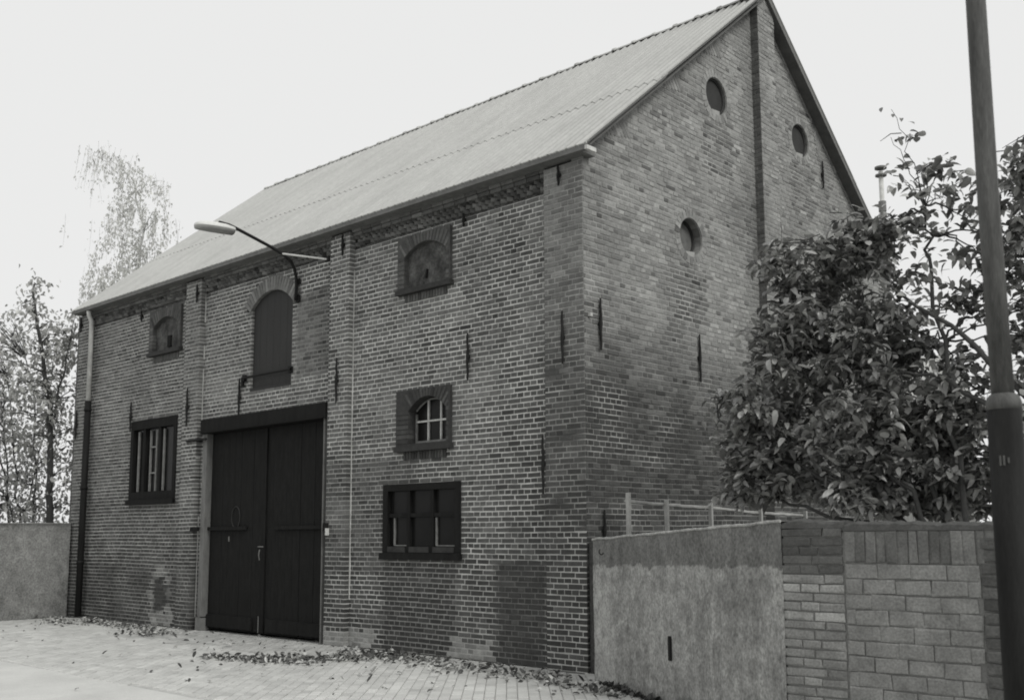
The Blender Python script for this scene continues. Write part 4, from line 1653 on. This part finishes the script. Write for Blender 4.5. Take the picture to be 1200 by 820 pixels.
# weeping birch far behind the roof
bi = thing("weeping_birch", "tall pale weeping birch rising behind the far end of the roof", "tree")
tk = MB()
DB = 30.0
bx = ray_pt(150, 400, DB)
foot = Vector((bx.x, bx.y, -0.06))
trunk = limb(tk, [foot, foot + Vector((0.05, 0, 4)), ray_pt(155, 350, DB), ray_pt(168, 270, DB), ray_pt(158, 218, DB), ray_pt(142, 194, DB), ray_pt(120, 188, DB)], 0.05, 0.006, 7, 0.08)
bl = MB()
tips = [(150, 206, 16), (138, 196, 9), (168, 222, 14), (188, 224, 9), (136, 252, 10), (160, 250, 16), (186, 260, 14), (150, 280, 12), (174, 293, 16), (122, 298, 16),
        (105, 325, 14), (135, 322, 20), (160, 324, 20), (185, 306, 9), (96, 350, 13), (120, 350, 22), (148, 350, 24), (118, 190, 3), (108, 196, 2), (128, 198, 4), (198, 270, 4), (122, 268, 4)]
bgeo = leaf_geo(0.095, 0.05, 0.2, 0.3)
for tx, ty, cnt in tips:
    a_ = min(trunk, key=lambda q_: (q_ - ray_pt(tx, ty + 5, DB)).length + max(0, q_.z - ray_pt(tx, ty, DB).z) * 0.5)
    e_ = ray_pt(tx, ty - 12, DB + random.uniform(-1, 1))
    br = limb(tk, [a_, a_.lerp(e_, 0.5) + Vector((0, 0, 0.25)), e_], 0.014, 0.004, 5, 0.06)
    for _ in range(12):
        st = br[random.randrange(len(br) // 2, len(br))] + Vector((random.gauss(0, .26), random.gauss(0, .3), random.gauss(0, .1)))
        L_ = random.uniform(0.3, 1.35)
        sw = Vector((random.gauss(-0.12, .12), random.gauss(0, .12), -1)) * L_
        tk.tube([st, st + sw * 0.5 + Vector((0.03, 0, 0)), st + sw], [0.004, 0.003, 0.002], 3, caps=False)
        for k in range(int(cnt * L_ * 2.1)):
            t = random.random()
            p = st + sw * t + Vector((random.gauss(0, .05), random.gauss(0, .05), 0))
            put_leaf(bl, bgeo, p, random.uniform(0, 6.28), random.gauss(-1.0, .4), random.gauss(0, .5), random.uniform(.5, 1.15), max(0.25, random.gauss(0.68, 0.12)))
tk.build("trunk", mat("birch_bark", base=0.45, rough=0.9, amt=0.4, scale=9), bi, smooth=True)
bl.build("crown", M_BIRCHLEAF, bi, kind="stuff")

# ------------------------------------------------------------------ neighbour behind the tree with its flue
ax = thing("neighbour_shed", "low brick outbuilding behind the warehouse, mostly hidden by the tree", "shed")
q = MB()
q.box(-4.2, -0.4, 9.6, 13.6, -0.05, 3.6, 0.2)
q.build("wall", M_MORTAR, ax)
q = MB()
q.add([(-4.5, 9.4, 3.6), (-0.1, 9.4, 3.6), (-0.1, 11.6, 5.0), (-4.5, 11.6, 5.0), (-0.1, 13.8, 3.6), (-4.5, 13.8, 3.6)], [(0, 1, 2, 3), (3, 2, 4, 5), (1, 4, 2), (0, 3, 5)])
q.build("roof", M_RIDGE, ax)
q = MB()
q.box(-1.60, -1.20, 11.5, 11.95, 4.8, 6.2, 0.12)
q.build("chimney", M_MORTAR, ax)
fl = thing("flue_pipe", "thin pale flue pipe with a double disc cap rising beyond the gable above the tree", "flue")
fx, fy = -1.38, 11.72
q = MB()
q.tube([(fx, fy, 6.0), (fx, fy, 9.10)], 0.05, 12)
q.build("pipe", mat("pale_flue", base=0.5, rough=0.6), fl, smooth=True)
q = MB()
q.tube([(fx, fy, 8.98), (fx, fy, 9.0), (fx, fy, 9.03), (fx, fy, 9.05)], [0.05, 0.12, 0.12, 0.05], 16)
q.build("cap_disc", mat("flue_cap", base=0.16, rough=0.6), fl)
q = MB()
q.tube([(fx, fy, 9.14), (fx, fy, 9.16), (fx, fy, 9.20), (fx, fy, 9.22)], [0.05, 0.125, 0.125, 0.05], 16)
q.build("cap_disc", mat("flue_cap"), fl)
q = MB()
q.tube([(fx, fy, 8.22), (fx, fy, 8.44)], 0.08, 12)
q.build("collar", mat("flue_cap"), fl)

# ------------------------------------------------------------------ fallen leaves on the pavement
fl_ = MB()
dg = [leaf_geo(0.085, 0.055, 0.7, 0.25), leaf_geo(0.07, 0.05, 0.3, 0.7), leaf_geo(0.10, 0.05, 0.9, -0.3), leaf_geo(0.06, 0.05, 0.1, 0.1)]


def litter(n, fn, pale=0.4):
    for _ in range(n):
        x, y = fn()
        if y > -0.03 and not -8.2 < x < -4.9:
            continue
        if x > 0.4 and (x - 0.40) * 0.485 + (y + 0.37) * 0.874 > -0.05:
            continue
        t = random.gauss(0.09, 0.03) if random.random() > pale else random.gauss(0.42, 0.1)
        put_leaf(fl_, random.choice(dg), Vector((x, y, random.uniform(0.006, 0.028))), random.uniform(0, 6.28), random.gauss(0.1, .35), random.gauss(0, .45),
                 random.uniform(.45, .95), max(0.03, t))


def along(a_, b_, w_):
    def f():
        t = random.random()
        return (a_[0] + (b_[0] - a_[0]) * t + random.gauss(0, w_), a_[1] + (b_[1] - a_[1]) * t + random.gauss(0, w_ * 0.8))
    return f


litter(330, along((-4.7, -1.80), (-3.2, -1.50), 0.14))
litter(330, along((-3.9, -1.45), (-2.9, -0.75), 0.18))
litter(380, along((-3.6, -0.32), (-2.4, -0.40), 0.22), 0.3)
litter(300, along((-2.4, -0.5), (-0.2, -0.55), 0.24), 0.3)
litter(200, along((-0.3, -0.55), (1.3, -1.05), 0.16), 0.3)
litter(330, along((-11.6, -0.35), (-8.7, -0.45), 0.22), 0.4)
litter(120, along((-8.7, -0.7), (-7.9, -0.9), 0.25), 0.4)
litter(160, along((-12.6, -0.3), (-11.0, -1.0), 0.25), 0.5)
litter(60, lambda: (random.uniform(-8.2, -3.4), random.uniform(-1.6, 0.1)), 0.3)
litter(70, lambda: (random.uniform(-4.5, 1.0), random.uniform(-3.2, -0.6)), 0.2)
litter(30, lambda: (random.uniform(-12, -4), random.uniform(-3.6, -0.4)), 0.4)
litter(8, lambda: (random.uniform(-8, -1), random.uniform(-5.5, -3.6)), 0.3)
fl_.build("fallen_leaves", M_DRYLEAF, kind="stuff", label="dry fallen leaves scattered along the foot of the warehouse wall", category="leaves")
# weeds at the foot of the render wall and the left of the front
w_ = MB()
for _ in range(160):
    s = random.uniform(0.3, 3.0)
    p = P0 + dW * s + nW * random.uniform(0.02, 0.07)
    put_leaf(w_, sgeo[0], Vector((p.x, p.y, 0)), random.uniform(0, 6.28), random.uniform(0.5, 1.5), 0, random.uniform(.4, .9), 0.06)
w_.build("weeds", M_DRYLEAF, kind="stuff", label="low weeds growing along the foot of the rendered wall", category="weeds")
